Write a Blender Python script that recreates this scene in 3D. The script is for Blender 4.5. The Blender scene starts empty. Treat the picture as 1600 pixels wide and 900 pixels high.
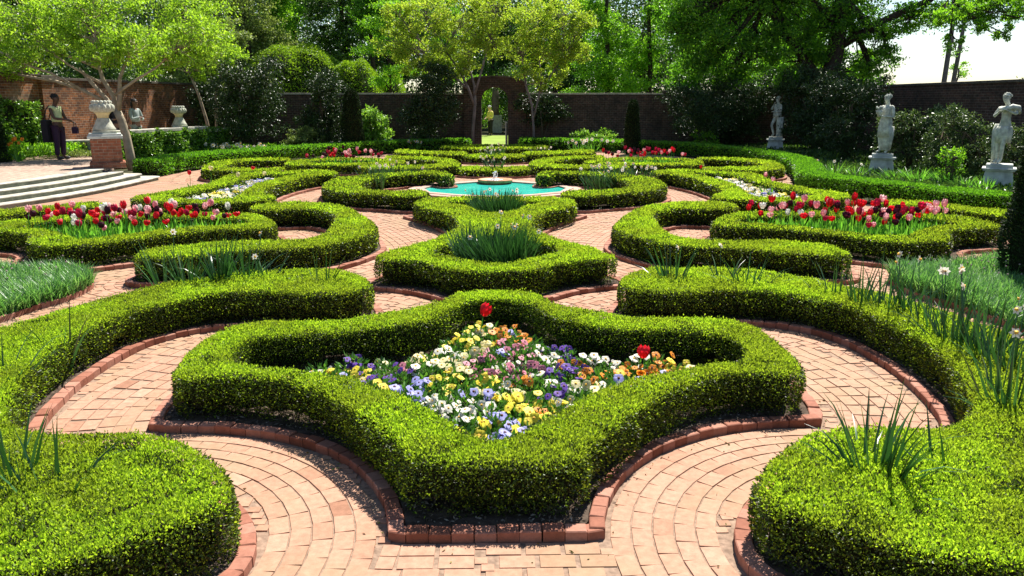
import bpy, math, random
import numpy as np
from mathutils import Vector, Matrix, Euler
C = bpy.context.scene.collection
SC = bpy.context.scene
RNG = np.random.default_rng(11)
random.seed(5)
rad = math.radians

# ------------------------------------------------------------------ camera, sky, sun, exposure
cam = bpy.data.cameras.new('camera'); camo = bpy.data.objects.new('camera', cam); C.objects.link(camo)
cam.sensor_width = 36.0; cam.lens = 1250.0/1600.0*36.0; cam.clip_start = 0.05; cam.clip_end = 600
PITCH = math.atan(293/1250.0); YAW = math.atan(27*math.cos(PITCH)/1250.0)
camo.location = (0, 0, 2.0)
camo.rotation_euler = (rad(90)-PITCH, 0, -YAW)
SC.camera = camo
SUN_EL, SUN_AZ = rad(56), rad(26)
w = bpy.data.worlds.new("World"); SC.world = w; w.use_nodes = True
nt = w.node_tree
bgn = nt.nodes['Background']
sky = nt.nodes.new('ShaderNodeTexSky'); sky.sky_type = 'NISHITA'; sky.sun_disc = False
sky.sun_elevation = SUN_EL; sky.sun_rotation = SUN_AZ; sky.air_density = 1.0; sky.dust_density = 0.35; sky.ozone_density = 1.0
nt.links.new(sky.outputs[0], bgn.inputs[0]); bgn.inputs[1].default_value = 0.062
sd = Vector((math.sin(SUN_AZ)*math.cos(SUN_EL), math.cos(SUN_AZ)*math.cos(SUN_EL), math.sin(SUN_EL)))
sl = bpy.data.lights.new('sun', 'SUN'); sl.energy = 5.0; sl.angle = rad(0.53); sl.color = (1.0, 0.95, 0.86)
so = bpy.data.objects.new('sun', sl); C.objects.link(so); so.rotation_euler = sd.to_track_quat('Z', 'Y').to_euler(); so.location = sd*60
SC.view_settings.view_transform = 'Standard'; SC.view_settings.look = 'None'
SC.view_settings.exposure = 1.25; SC.view_settings.gamma = 1.0
SC.render.film_transparent = False
try:
    SC.cycles.max_bounces = 7; SC.cycles.diffuse_bounces = 3; SC.cycles.transmission_bounces = 5; SC.cycles.transparent_max_bounces = 4
    SC.cycles.use_denoising = True; SC.cycles.caustics_reflective = False; SC.cycles.caustics_refractive = False
except Exception: pass

# ------------------------------------------------------------------ helpers
def tag(o, label=None, cat=None, group=None, kind=None):
    if label: o['label'] = label
    if cat: o['category'] = cat
    if group: o['group'] = group
    if kind: o['kind'] = kind
    return o
def empty(name, loc=(0,0,0), rz=0):
    o = bpy.data.objects.new(name, None); C.objects.link(o); o.location = loc; o.rotation_euler = (0,0,rz); o.empty_display_size = .1
    return o
def link(name, me, parent=None):
    o = bpy.data.objects.new(name, me); C.objects.link(o)
    if parent is not None: o.parent = parent
    return o
def quads_mesh(name, V, F, mat, rnd=None, smooth=False):
    """V (n,3), F (m,k) all faces with k corners; rnd (m,) per face."""
    me = bpy.data.meshes.new(name); V = np.asarray(V, np.float32); F = np.asarray(F, np.int32)
    k = F.shape[1]
    me.vertices.add(len(V)); me.vertices.foreach_set('co', V.ravel())
    me.loops.add(F.size); me.loops.foreach_set('vertex_index', F.ravel())
    me.polygons.add(len(F)); me.polygons.foreach_set('loop_start', np.arange(0, F.size, k, dtype=np.int32))
    me.polygons.foreach_set('loop_total', np.full(len(F), k, np.int32))
    me.polygons.foreach_set('use_smooth', np.full(len(F), smooth, bool))
    if rnd is not None:
        a = me.attributes.new('rnd', 'FLOAT', 'FACE'); a.data.foreach_set('value', np.asarray(rnd, np.float32))
    me.update(); me.validate()
    if mat: me.materials.append(mat)
    return me
def unit(v): return v/np.maximum(np.linalg.norm(v, axis=1, keepdims=True), 1e-9)
def leafV(P, D, L, W, rng, up=None):
    """rhombus leaf blades at P pointing along D"""
    n = len(P); r = rng.normal(size=(n,3)); S = unit(np.cross(D, r)); L = np.broadcast_to(L,(n,)).reshape(-1,1); W = np.broadcast_to(W,(n,)).reshape(-1,1)
    N = np.cross(D, S)
    V = np.stack([P, P+D*L*.5+S*W*.5+N*W*.12, P+D*L, P+D*L*.5-S*W*.5+N*W*.12], 1).reshape(-1,3)
    return V
def leaf_mesh(name, P, D, L, W, mat, rng=RNG, rnd=None):
    V = leafV(P, D, L, W, rng); n = len(P)
    if rnd is None: rnd = rng.random(n)
    return quads_mesh(name, V, np.arange(4*n).reshape(n,4), mat, rnd)
class MB:
    def __init__(s): s.v=[]; s.f=[]; s.m=[]; s.sm=[]; s.r=[]
    def add(s, vs, fs, mi=0, smooth=False, rnd=0.5):
        b=len(s.v); s.v+= [tuple(p) for p in vs]
        for f in fs: s.f.append([i+b for i in f]); s.m.append(mi); s.sm.append(smooth); s.r.append(rnd)
        return s
    def box(s, c, d, rz=0, mi=0, bev=0, taper=1.0, rnd=.5):
        x,y,z=[a/2 for a in d]; cs,sn=math.cos(rz),math.sin(rz); vs=[]
        rings=[(-z,1,0),(z-bev,taper,0),(z,taper,bev)] if bev else [(-z,1,0),(z,taper,0)]
        for zz,t,b in rings:
            for sx,sy in ((-1,-1),(1,-1),(1,1),(-1,1)):
                px,py=sx*(x*t-b),sy*(y*t-b); vs.append((c[0]+px*cs-py*sn,c[1]+px*sn+py*cs,c[2]+zz))
        n=len(rings); fs=[(3,2,1,0)]
        for k in range(n-1):
            for i in range(4):
                j=(i+1)%4; fs.append((k*4+i,k*4+j,k*4+4+j,k*4+4+i))
        fs.append(tuple((n-1)*4+i for i in range(4)))
        return s.add(vs,fs,mi,False,rnd)
    def tube(s, pts, rs, n=7, mi=0, smooth=True, caps=True, rnd=.5):
        pts=[Vector(p) for p in pts]
        if not hasattr(rs,'__len__'): rs=[rs]*len(pts)
        vs=[]; fs=[]; prev=None
        for i,p in enumerate(pts):
            t=(pts[min(i+1,len(pts)-1)]-pts[max(i-1,0)])
            if t.length<1e-9: t=Vector((0,0,1))
            t.normalize()
            if prev is None: a=t.orthogonal().normalized()
            else:
                a=prev-t*prev.dot(t); a=a.normalized() if a.length>1e-6 else t.orthogonal().normalized()
            prev=a; b=t.cross(a)
            for k in range(n):
                an=2*math.pi*k/n; vs.append(p+(a*math.cos(an)+b*math.sin(an))*rs[i])
        for i in range(len(pts)-1):
            for k in range(n):
                j=(k+1)%n; fs.append((i*n+k,i*n+j,(i+1)*n+j,(i+1)*n+k))
        if caps: fs.append(tuple(range(n))[::-1]); fs.append(tuple((len(pts)-1)*n+k for k in range(n)))
        return s.add(vs,fs,mi,smooth,rnd)
    def lathe(s, prof, n=20, c=(0,0,0), mi=0, smooth=True, fold=0, nf=8, sx=1, sy=1, lean=(0,0), rnd=.5):
        """prof list of (r,z); fold = radial ripple amplitude fraction"""
        vs=[];fs=[]
        z0=prof[0][1]; z1=prof[-1][1]
        for r,z in prof:
            t=(z-z0)/(z1-z0) if z1!=z0 else 0
            for k in range(n):
                a=2*math.pi*k/n; rr=r*(1+fold*math.sin(nf*a+t*2.0))
                vs.append((c[0]+rr*math.cos(a)*sx+lean[0]*t,c[1]+rr*math.sin(a)*sy+lean[1]*t,c[2]+z))
        for i in range(len(prof)-1):
            for k in range(n):
                j=(k+1)%n; fs.append((i*n+k,i*n+j,(i+1)*n+j,(i+1)*n+k))
        fs.append(tuple(range(n))[::-1]); fs.append(tuple((len(prof)-1)*n+k for k in range(n)))
        return s.add(vs,fs,mi,smooth,rnd)
    def ball(s, c, r, n=10, mi=0, sc=(1,1,1)):
        m=max(4,n//2+1); prof=[(max(r*math.sin(math.pi*i/m),1e-4),-r*math.cos(math.pi*i/m)) for i in range(m+1)]
        vs=[];fs=[]
        for rr,z in prof:
            for k in range(n):
                a=2*math.pi*k/n; vs.append((c[0]+rr*math.cos(a)*sc[0],c[1]+rr*math.sin(a)*sc[1],c[2]+z*sc[2]))
        for i in range(m):
            for k in range(n):
                j=(k+1)%n; fs.append((i*n+k,i*n+j,(i+1)*n+j,(i+1)*n+k))
        return s.add(vs,fs,mi,True)
    def mesh(s, name, mats):
        me=bpy.data.meshes.new(name); me.from_pydata(s.v,[],s.f)
        for m in (mats if isinstance(mats,(list,tuple)) else [mats]): me.materials.append(m)
        me.polygons.foreach_set('material_index', s.m); me.polygons.foreach_set('use_smooth', s.sm)
        a=me.attributes.new('rnd','FLOAT','FACE'); a.data.foreach_set('value', np.array(s.r,np.float32))
        me.update(); return me
    def build(s, name, mats, parent=None): return link(name, s.mesh(name,mats), parent)

# ------------------------------------------------------------------ materials
def N(nt,t,**k):
    n=nt.nodes.new('ShaderNode'+t)
    for a,b in k.items(): setattr(n,a,b)
    return n
def ramp(nt, stops, fac):
    r=N(nt,'ValToRGB'); e=r.color_ramp.elements
    while len(e)<len(stops): e.new(.5)
    for i,(p,c) in enumerate(stops): e[i].position=p; e[i].color=(*c,1)
    nt.links.new(fac, r.inputs[0]); return r.outputs[0]
def newmat(name):
    m=bpy.data.materials.new(name); m.use_nodes=True; nt=m.node_tree; b=nt.nodes['Principled BSDF']; return m,nt,b
def noise(nt, scale, detail=4, rough=.55, coord='Object', vec=None):
    n=N(nt,'TexNoise'); n.inputs['Scale'].default_value=scale; n.inputs['Detail'].default_value=detail; n.inputs['Roughness'].default_value=rough
    if vec is None:
        tc=N(nt,'TexCoord'); vec=tc.outputs[coord]
    nt.links.new(vec, n.inputs['Vector']); return n.outputs['Fac']
def mix(nt, a, b, fac, mode='MIX'):
    m=N(nt,'MixRGB'); m.blend_type=mode
    for i,x in ((0,fac),(1,a),(2,b)):
        if isinstance(x,(int,float)): m.inputs[i].default_value=x
        elif isinstance(x,tuple): m.inputs[i].default_value=(*x,1)
        else: nt.links.new(x,m.inputs[i])
    return m.outputs[0]
def bump(nt, h, b, strength=.5, dist=.01):
    n=N(nt,'Bump'); n.inputs['Strength'].default_value=strength; n.inputs['Distance'].default_value=dist
    nt.links.new(h,n.inputs['Height']); nt.links.new(n.outputs[0], b.inputs['Normal'])
def leafmat(name, cols, trans=.4, tcol=1.6, rough=.5, spec=.35, coarse=None):
    """cols = list of colours across the random leaf value"""
    m,nt,b=newmat(name); at=N(nt,'Attribute'); at.attribute_name='rnd'
    n=len(cols); col=ramp(nt,[(i/(n-1),c) for i,c in enumerate(cols)],at.outputs['Fac'])
    if coarse:   # patches of differently coloured growth
        nf=noise(nt,coarse[0],3); f=ramp(nt,[(.42,(0,0,0)),(.6,(1,1,1))],nf)
        col=mix(nt,col,coarse[1],mix(nt,(0,0,0),(coarse[2],)*3,f))
    nt.links.new(col,b.inputs['Base Color']); b.inputs['Roughness'].default_value=rough; b.inputs['Specular IOR Level'].default_value=spec
    tr=N(nt,'BsdfTranslucent'); tc=mix(nt,col,(tcol,tcol*1.02,tcol*.55),1.0,'MULTIPLY'); nt.links.new(tc,tr.inputs[0])
    mx=N(nt,'MixShader'); mx.inputs[0].default_value=trans
    nt.links.new(b.outputs[0],mx.inputs[1]); nt.links.new(tr.outputs[0],mx.inputs[2])
    nt.links.new(mx.outputs[0], nt.nodes['Material Output'].inputs[0]); return m
def plain(name, col, rough=.6, var=.25, scale=8, spec=.4, bmp=0, metallic=0, coord='Object'):
    m,nt,b=newmat(name); nf=noise(nt,scale,5,coord=coord); d=tuple(c*(1-var) for c in col); l=tuple(min(1,c*(1+var)) for c in col)
    nt.links.new(ramp(nt,[(.3,d),(.7,l)],nf),b.inputs['Base Color']); b.inputs['Roughness'].default_value=rough
    b.inputs['Specular IOR Level'].default_value=spec; b.inputs['Metallic'].default_value=metallic
    if bmp: bump(nt,nf,b,.6,bmp)
    return m
def brickmat(name, c1, c2, mortar, dark=None, moss=None, scale=1.0, pale=None):
    m,nt,b=newmat(name); tc=N(nt,'TexCoord'); sp=N(nt,'SeparateXYZ'); nt.links.new(tc.outputs['Object'],sp.inputs[0])
    ad=N(nt,'Math',operation='ADD'); nt.links.new(sp.outputs[0],ad.inputs[0]); nt.links.new(sp.outputs[1],ad.inputs[1])
    cb=N(nt,'CombineXYZ'); nt.links.new(ad.outputs[0],cb.inputs[0]); nt.links.new(sp.outputs[2],cb.inputs[1])
    bt=N(nt,'TexBrick'); nt.links.new(cb.outputs[0],bt.inputs['Vector']); bt.inputs['Scale'].default_value=scale
    bt.inputs['Color1'].default_value=(*c1,1); bt.inputs['Color2'].default_value=(*c2,1); bt.inputs['Mortar'].default_value=(*mortar,1)
    bt.inputs['Brick Width'].default_value=.21; bt.inputs['Row Height'].default_value=.075; bt.inputs['Mortar Size'].default_value=.006; bt.inputs['Bias'].default_value=-.1
    col=bt.outputs['Color']
    nf=noise(nt,1.1,6,.65); nf2=noise(nt,9,4)
    if dark: col=mix(nt,col,dark,ramp(nt,[(.42,(0,0,0)),(.72,(.85,)*3)],nf))
    if pale: col=mix(nt,col,pale,ramp(nt,[(.55,(0,0,0)),(.8,(.7,)*3)],noise(nt,.8,5,.6)))
    col=mix(nt,col,ramp(nt,[(.3,(.6,.6,.6)),(.7,(1.25,1.2,1.2))],nf2),1.0,'MULTIPLY')
    nt.links.new(col,b.inputs['Base Color']); b.inputs['Roughness'].default_value=.9; b.inputs['Specular IOR Level'].default_value=.15
    iv=N(nt,'Math',operation='SUBTRACT'); iv.inputs[0].default_value=1.0; nt.links.new(bt.outputs['Fac'],iv.inputs[1])
    bump(nt,iv.outputs[0],b,.8,.012); return m
def rndbrick(name, cols, bmp=.004, patch=None):
    m,nt,b=newmat(name); at=N(nt,'Attribute'); at.attribute_name='rnd'
    n=len(cols); col=ramp(nt,[(i/(n-1),c) for i,c in enumerate(cols)],at.outputs['Fac'])
    nf=noise(nt,26,6,.65); col=mix(nt,col,ramp(nt,[(.3,(.78,.76,.74)),(.7,(1.15,1.15,1.15))],nf),1.0,'MULTIPLY')
    if patch:
        pf=noise(nt,.9,5,.6); col=mix(nt,col,patch,ramp(nt,[(.48,(0,0,0)),(.68,(.6,)*3)],pf))
    nt.links.new(col,b.inputs['Base Color']); b.inputs['Roughness'].default_value=.85; b.inputs['Specular IOR Level'].default_value=.2
    bump(nt,nf,b,.5,bmp); return m
M={}
M['box']=leafmat('box_leaf',[(.09,.15,.012),(.20,.32,.02),(.31,.44,.03),(.40,.53,.045)],.45,1.9,.5,.2,coarse=(1.7,(.16,.185,.02),.55))
M['boxold_shade']=leafmat('box_leaf_old_shade',[(.045,.034,.014),(.022,.045,.008),(.055,.095,.011),(.08,.12,.014)],.26,1.5,.42,.3)  # older leaves; their dark tone also stands for shade on hedge sides
M['boxmid']=leafmat('hedge_leaf_mid',[(.04,.12,.012),(.09,.23,.015),(.14,.32,.02)],.42,1.9,.42,.38)
M['core']=plain('hedge_core',(.018,.022,.010),.95,.3,20,.05)  # solid dark filler body behind the leaves of hedges, mounds and cones
M['twig']=plain('twig',(.09,.07,.045),.9,.3,30,.1)
M['soil']=plain('soil',(.075,.055,.042),.98,.55,14,.05,.03)
M['mulch']=leafmat('mulch_bits',[(.05,.035,.025),(.12,.09,.065),(.22,.18,.14),(.34,.30,.24)],.05,1,.9,.1)
M['mortar']=plain('mortar',(.24,.165,.12),.95,.35,30,.05,.006)
M['paver']=rndbrick('path_brick',[(.27,.135,.085),(.345,.19,.125),(.39,.225,.155),(.365,.205,.135),(.42,.27,.195)],.004,(.25,.20,.11))
M['curb']=rndbrick('edging_brick',[(.20,.075,.045),(.29,.12,.08),(.36,.18,.13),(.25,.095,.06)],.003)
M['bark']=plain('bark_dark',(.045,.035,.028),.95,.4,12,.05,.02)
M['crepebark']=plain('bark_crepe_myrtle',(.34,.27,.19),.75,.35,5,.2,.006)
M['stone']=plain('old_marble',(.52,.53,.45),.75,.42,9,.3,.008)
M['limestone']=plain('grey_limestone',(.44,.46,.42),.85,.3,5,.2,.01)
M['water']=None
# ------------------------------------------------------------------ 2-D outline tools
def spline(pts, seg=.06, closed=True):
    P=[np.array(p,float) for p in pts]; n=len(P); out=[]
    for i in range(n if closed else n-1):
        p0,p1,p2,p3=(P[(i-1)%n],P[i],P[(i+1)%n],P[(i+2)%n]) if closed else (P[max(i-1,0)],P[i],P[i+1],P[min(i+2,n-1)])
        k=max(2,int(np.linalg.norm(p2-p1)/seg)); a=.5
        d1=max(np.linalg.norm(p1-p0)**a,1e-3); d2=max(np.linalg.norm(p2-p1)**a,1e-3); d3=max(np.linalg.norm(p3-p2)**a,1e-3)
        m1=(p1-p0)/d1-(p2-p0)/(d1+d2)+(p2-p1)/d2; m2=(p2-p1)/d2-(p3-p1)/(d2+d3)+(p3-p2)/d3; m1*=d2; m2*=d2
        for j in range(k):
            t=j/k; out.append((2*t**3-3*t**2+1)*p1+(t**3-2*t**2+t)*m1+(-2*t**3+3*t**2)*p2+(t**3-t**2)*m2)
    if not closed: out.append(P[-1])
    return np.array(out)
def sym(h):   # half outline from the axis (x=0) round to the axis again
    h=[tuple(p) for p in h]; return h+[(-x,y) for x,y in h[::-1] if abs(x)>.02]
def mirror(p): return [(-x,y) for x,y in p][::-1]
def area(P): x,y=P[:,0],P[:,1]; return .5*np.sum(x*np.roll(y,-1)-np.roll(x,-1)*y)
def ccw(P): return P if area(P)>0 else P[::-1]
def sdist(Q, P):
    """signed distance of points Q to closed polygon P, negative inside"""
    A=P; B=np.roll(P,-1,0); out=np.empty(len(Q))
    for i in range(0,len(Q),20000):
        q=Q[i:i+20000]; ab=B-A; l2=np.maximum((ab**2).sum(1),1e-12)
        aq=q[:,None,:]-A[None]; t=np.clip((aq*ab).sum(2)/l2,0,1); d=np.sqrt(((aq-ab*t[...,None])**2).sum(2)).min(1)
        c=((A[:,1]>q[:,1:2])!=(B[:,1]>q[:,1:2])); xi=A[:,0]+(q[:,1:2]-A[:,1])*ab[:,0]/np.where(np.abs(ab[:,1])<1e-12,1e-12,ab[:,1])
        ins=((q[:,0:1]<xi)&c).sum(1)%2==1
        out[i:i+20000]=np.where(ins,-d,d)
    return out
class Field:
    """signed distance of outline (minus holes) on a regular raster"""
    def __init__(s, outer, holes=(), res=.03, pad=.25):
        s.res=res; lo=outer.min(0)-pad; hi=outer.max(0)+pad; s.lo=lo
        nx,ny=(np.ceil((hi-lo)/res).astype(int)+1); s.nx,s.ny=nx,ny
        X,Y=np.meshgrid(lo[0]+np.arange(nx)*res, lo[1]+np.arange(ny)*res, indexing='ij')
        Q=np.stack([X.ravel(),Y.ravel()],1); d=sdist(Q,outer)
        for h in holes: d=np.maximum(d,-sdist(Q,h))
        s.d=d.reshape(nx,ny)
    def at(s,Q):
        g=(Q-s.lo)/s.res; i=np.clip(g.astype(int),0,[s.nx-2,s.ny-2]); f=np.clip(g-i,0,1); a,b=i[:,0],i[:,1]; u,v=f[:,0],f[:,1]
        d=s.d; return (d[a,b]*(1-u)*(1-v)+d[a+1,b]*u*(1-v)+d[a,b+1]*(1-u)*v+d[a+1,b+1]*u*v)
    def grad(s,Q):
        e=s.res; gx=s.at(Q+[e,0])-s.at(Q-[e,0]); gy=s.at(Q+[0,e])-s.at(Q-[0,e]); return unit(np.stack([gx,gy],1)+1e-9)
    def sample(s, n_per_m2, lo, hi, rng):
        ii,jj=np.nonzero((s.d>lo-s.res)&(s.d<hi+s.res)); n=int(len(ii)*s.res**2*n_per_m2)
        if n<=0: return np.zeros((0,2))
        k=rng.integers(0,len(ii),n); Q=s.lo+np.stack([ii[k],jj[k]],1)*s.res+(rng.random((n,2))-.5)*s.res; d=s.at(Q)
        return Q[(d>lo)&(d<hi)]
def lump(Q, s=1.0, seed=0):
    x,y=Q[:,0]*s+seed,Q[:,1]*s-seed
    return (np.sin(3.1*x+1.3*np.sin(2.3*y))+np.sin(3.7*y+1.7*np.sin(1.9*x)+1)+.6*np.sin(8.3*x+2*np.sin(5.1*y))+.6*np.sin(7.9*y-3+2*np.sin(6*x)))/3.2
def resample(P, step, closed=True):
    Q=np.vstack([P,P[:1]]) if closed else P
    d=np.r_[0,np.cumsum(np.linalg.norm(np.diff(Q,axis=0),axis=1))]; n=max(3,int(round(d[-1]/step)))
    t=np.linspace(0,d[-1],n,endpoint=not closed); return np.stack([np.interp(t,d,Q[:,0]),np.interp(t,d,Q[:,1])],1)
def offset(P, r, tol=.015):
    """outline moved outwards by r (inwards if negative), folds cut away"""
    P=ccw(resample(P,.04)); t=np.roll(P,-1,0)-np.roll(P,1,0); t=unit(t); nrm=np.stack([t[:,1],-t[:,0]],1); Q=P+nrm*r
    d=sdist(Q,P); keep=(d>r-tol) if r>0 else (d<r+tol); Q=Q[keep]
    for _ in range(2): Q=(np.roll(Q,1,0)+Q*2+np.roll(Q,-1,0))/4
    return Q
def poly_prism(name, P, z0, z1, mat, parent=None):
    P=ccw(P); n=len(P); vs=[(x,y,z0) for x,y in P]+[(x,y,z1) for x,y in P]
    fs=[tuple(range(n,2*n))]+[(i,(i+1)%n,n+(i+1)%n,n+i) for i in range(n)]
    me=bpy.data.meshes.new(name); me.from_pydata(vs,[],fs); me.materials.append(mat); me.update()
    import bmesh
    bm=bmesh.new(); bm.from_mesh(me); bmesh.ops.triangulate(bm,faces=[f for f in bm.faces if len(f.verts)>4]); bm.to_mesh(me); bm.free()
    return link(name,me,parent)

# ------------------------------------------------------------------ outlines of the parterre (metres, camera stands at the origin, +Y into the picture)
B1o=sym([(0,3.50),(.26,3.50),(.40,3.53),(.53,3.68),(.78,4.04),(1.08,4.42),(1.42,4.70),(1.67,4.78),(1.86,4.74),(1.97,4.82),(2.02,5.1),(2.04,5.4),(2.0,5.75),(1.9,5.97),(1.74,6.05),(1.39,6.07),(1.15,6.14),(.87,6.32),(.67,6.45),(.50,6.60),(.42,6.82),(.29,7.04),(0,7.09)])
B1i=sym([(0,3.80),(.10,3.84),(.27,4.06),(.49,4.33),(.67,4.52),(.89,4.69),(1.11,4.78),(1.29,4.88),(1.46,4.95),(1.59,4.99),(1.70,5.15),(1.74,5.35),(1.72,5.55),(1.62,5.68),(1.31,5.74),(.85,5.86),(.62,5.98),(.45,6.2),(.28,6.62),(0,6.78)])
B2o=sym([(0,7.89),(.40,7.97),(.70,8.30),(1.0,8.46),(1.18,8.46),(1.30,8.56),(1.27,8.72),(1.07,9.18),(.80,9.66),(.62,10.2),(.50,10.68),(.50,11.2),(.72,12.1),(1.10,12.75),(1.32,13.2),(1.28,13.69),(.85,14.0),(0,14.2)])
B2a=sym([(0,8.25),(.13,8.28),(.42,8.58),(.69,8.80),(.74,9.0),(.6,9.4),(.38,9.8),(0,10.05)])
B2b=sym([(0,12.13),(.20,12.26),(.52,12.95),(.78,13.3),(.7,13.55),(0,13.75)])
C2=[(3.93,12.94),(3.75,13.32),(2.98,13.36),(2.49,12.95),(1.96,11.85),(1.66,10.95),(1.62,10.5),(1.74,10.04),(1.95,9.60),(2.25,9.26),(2.8,9.16),(3.32,8.9),(3.67,8.72),(3.94,8.72),(4.02,8.95),(3.92,9.3),(3.55,9.54),(3.1,9.66),(2.75,9.64),(2.42,9.78),(2.25,10.11),(2.22,10.47),(2.26,11.12),(2.36,11.9),(2.55,12.35),(2.93,12.7),(3.5,12.62),(3.82,12.7)]
H1=[(1.18,7.27),(1.29,7.64),(1.55,7.94),(1.82,8.03),(2.3,7.98),(2.7,7.78),(3.0,7.51),(3.22,7.21),(3.38,6.92),(3.52,6.6),(3.62,6.27),(3.72,5.9),(3.78,5.5),(3.76,5.0),(3.6,4.3),(3.3,3.7),(2.9,3.2),(2.4,2.75),(1.95,2.6),(1.62,2.68),(1.42,2.85),(1.25,3.0),(1.16,3.14),(1.22,3.36),(1.36,3.56),(1.5,3.70),(1.66,3.82),(1.85,3.88),(2.1,3.89),(2.35,3.89),(2.6,4.05),(2.8,4.41),(2.98,4.9),(3.06,5.25),(3.09,5.6),(3.07,5.9),(3.03,6.16),(2.96,6.42),(2.83,6.65),(2.7,6.83),(2.47,7.0),(2.06,7.05),(1.6,6.95),(1.32,7.05)]
T2o=[(3.06,10.98),(3.28,11.58),(3.61,11.98),(4.05,12.11),(5.22,12.2),(6.2,11.98),(6.75,11.8),(6.97,11.45),(6.99,11.06),(6.95,10.76),(6.58,10.62),(6.22,10.52),(5.95,10.28),(5.8,9.95),(5.51,9.6),(5.2,9.5),(4.98,9.52),(4.64,9.8),(4.21,10.25),(3.72,10.62),(3.25,10.74)]
T2i=[(3.55,11.5),(3.5,11.1),(3.98,10.85),(4.39,10.5),(4.75,10.13),(4.97,9.95),(5.18,9.93),(5.43,10.15),(5.69,10.42),(5.99,10.66),(6.31,10.8),(6.52,11.05),(6.45,11.35),(6.2,11.52),(5.19,11.85),(4.08,11.75)]
U2=[(6.52,13.4),(6.77,13.6),(7.41,13.25),(7.85,12.6),(8.1,11.5),(8.1,10.3),(7.75,10.3),(7.7,11.4),(7.45,12.3),(7.1,12.85),(6.6,13.1)]
So_=[(3.77,19.3),(4.22,19.82),(4.6,19.84),(5.07,19.55),(5.67,19.2),(6.08,18.8),(5.98,17.5),(5.97,16.4),(6.1,15.6),(6.3,15.1),(6.49,14.7),(6.45,14.4),(6.2,14.1),(5.47,13.7),(5.13,13.64),(4.68,13.75),(4.33,13.92),(4.0,14.08),(3.92,14.35),(4.05,14.6),(4.3,15.0),(4.48,15.8),(4.5,16.6),(4.43,17.5),(4.28,18.2),(4.08,18.75),(3.83,18.95)]
Si_=[(4.5,19.3),(4.65,18.61),(4.83,17.67),(4.90,16.81),(4.83,15.68),(4.68,14.9),(4.65,14.3),(4.86,14.07),(5.22,14.03),(5.62,14.25),(5.95,14.6),(5.8,15.2),(5.62,16.19),(5.57,17.36),(5.62,18.3),(5.55,18.75),(5.1,19.1)]
P2=[(1.0,18.6),(1.19,19.3),(1.59,19.5),(2.06,19.35),(2.8,18.82),(3.4,17.95),(3.53,17.0),(3.45,16.2),(3.24,15.68),(2.91,15.25),(2.49,14.93),(2.1,14.75),(1.54,14.47),(1.3,14.6),(1.24,14.9),(1.35,15.15),(1.57,15.3),(1.85,15.2),(2.3,15.4),(2.7,16.0),(2.8,16.9),(2.7,17.8),(2.35,18.45),(1.95,18.8),(1.47,18.9),(1.15,18.5)]
C3=[(.97,22.13),(1.13,23.16),(1.6,24.19),(2.15,24.8),(2.9,25.1),(3.35,24.9),(3.2,24.5),(2.4,24.3),(1.8,23.5),(1.48,22.4),(1.7,21.8),(2.5,21.5),(3.3,21.45),(3.52,21.1),(3.2,20.8),(2.1,20.9),(1.43,21.2),(1.05,21.5)]
T3o=[(2.55,22.9),(2.85,23.4),(3.6,24.1),(5.1,24.1),(5.8,23.2),(5.75,22.3),(5.35,21.95),(4.4,21.9),(3.3,22.1),(2.7,22.5)]
T3i=[(3.0,23.0),(3.4,22.45),(4.4,22.25),(5.2,22.3),(5.4,22.9),(5.1,23.7),(3.7,23.7)]
UV3=[(6.07,24.2),(6.5,24.4),(7.22,24.08),(7.82,23.27),(7.75,21.77),(7.3,20.5),(6.6,20.1),(5.9,20.2),(5.42,20.4),(5.4,20.7),(6.3,20.75),(6.9,21.0),(7.35,21.9),(7.35,22.9),(7.0,23.6),(6.3,23.85)]
D3=[(.93,26.5),(1.1,26.95),(2.3,27.4),(3.1,28.3),(3.4,28.0),(3.2,27.2),(2.24,26.6),(1.13,26.1)]
B3p=sym([(0,21.15),(.35,21.08),(.75,21.2),(.95,21.6),(.9,22.1),(.6,22.3),(.3,21.9),(0,21.7)])
B2p=sym([(0,25.75),(.5,25.8),(.92,26.0),(.98,26.4),(.7,26.8),(0,26.7)])
B1po=sym([(0,29.6),(1.2,29.75),(1.9,30.2),(2.0,30.8),(1.6,31.4),(0,31.6)])
B1pi=sym([(0,30.0),(1.1,30.15),(1.6,30.4),(1.6,30.8),(1.3,31.0),(0,31.15)])
PHR=[(9.9,11.4),(9.3,12.3),(8.75,13.0),(8.25,13.75),(7.75,14.75),(7.32,15.7),(6.98,16.7),(6.84,17.5),(6.95,18.3),(7.4,19.6),(8.0,21.5),(8.3,23.5),(8.1,25.8),(7.4,28.2),(6.2,30.2),(4.4,31.9),(2.2,32.9),(1.1,33.1),(1.1,33.7),(2.4,33.5),(4.8,32.4),(6.7,30.6),(7.95,28.4),(8.65,26),(8.85,23.5),(8.5,21.2),(7.9,19.3),(7.5,18.3),(7.42,17.5),(7.55,16.8),(7.85,15.9),(8.25,14.95),(8.75,14.1),(9.2,13.3),(9.75,12.6),(10.3,11.8)]
PHL=[(-9.55,21.6),(-9.05,21.6),(-8.9,23.4),(-8.0,25.7),(-7.1,27.2),(-5.6,29.3),(-4.0,31.2),(-2.2,32.4),(-1.1,32.8),(-1.1,33.4),(-2.4,33.1),(-4.3,31.9),(-6.0,29.9),(-7.5,27.8),(-8.45,26.2),(-9.4,24.0)]

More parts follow.
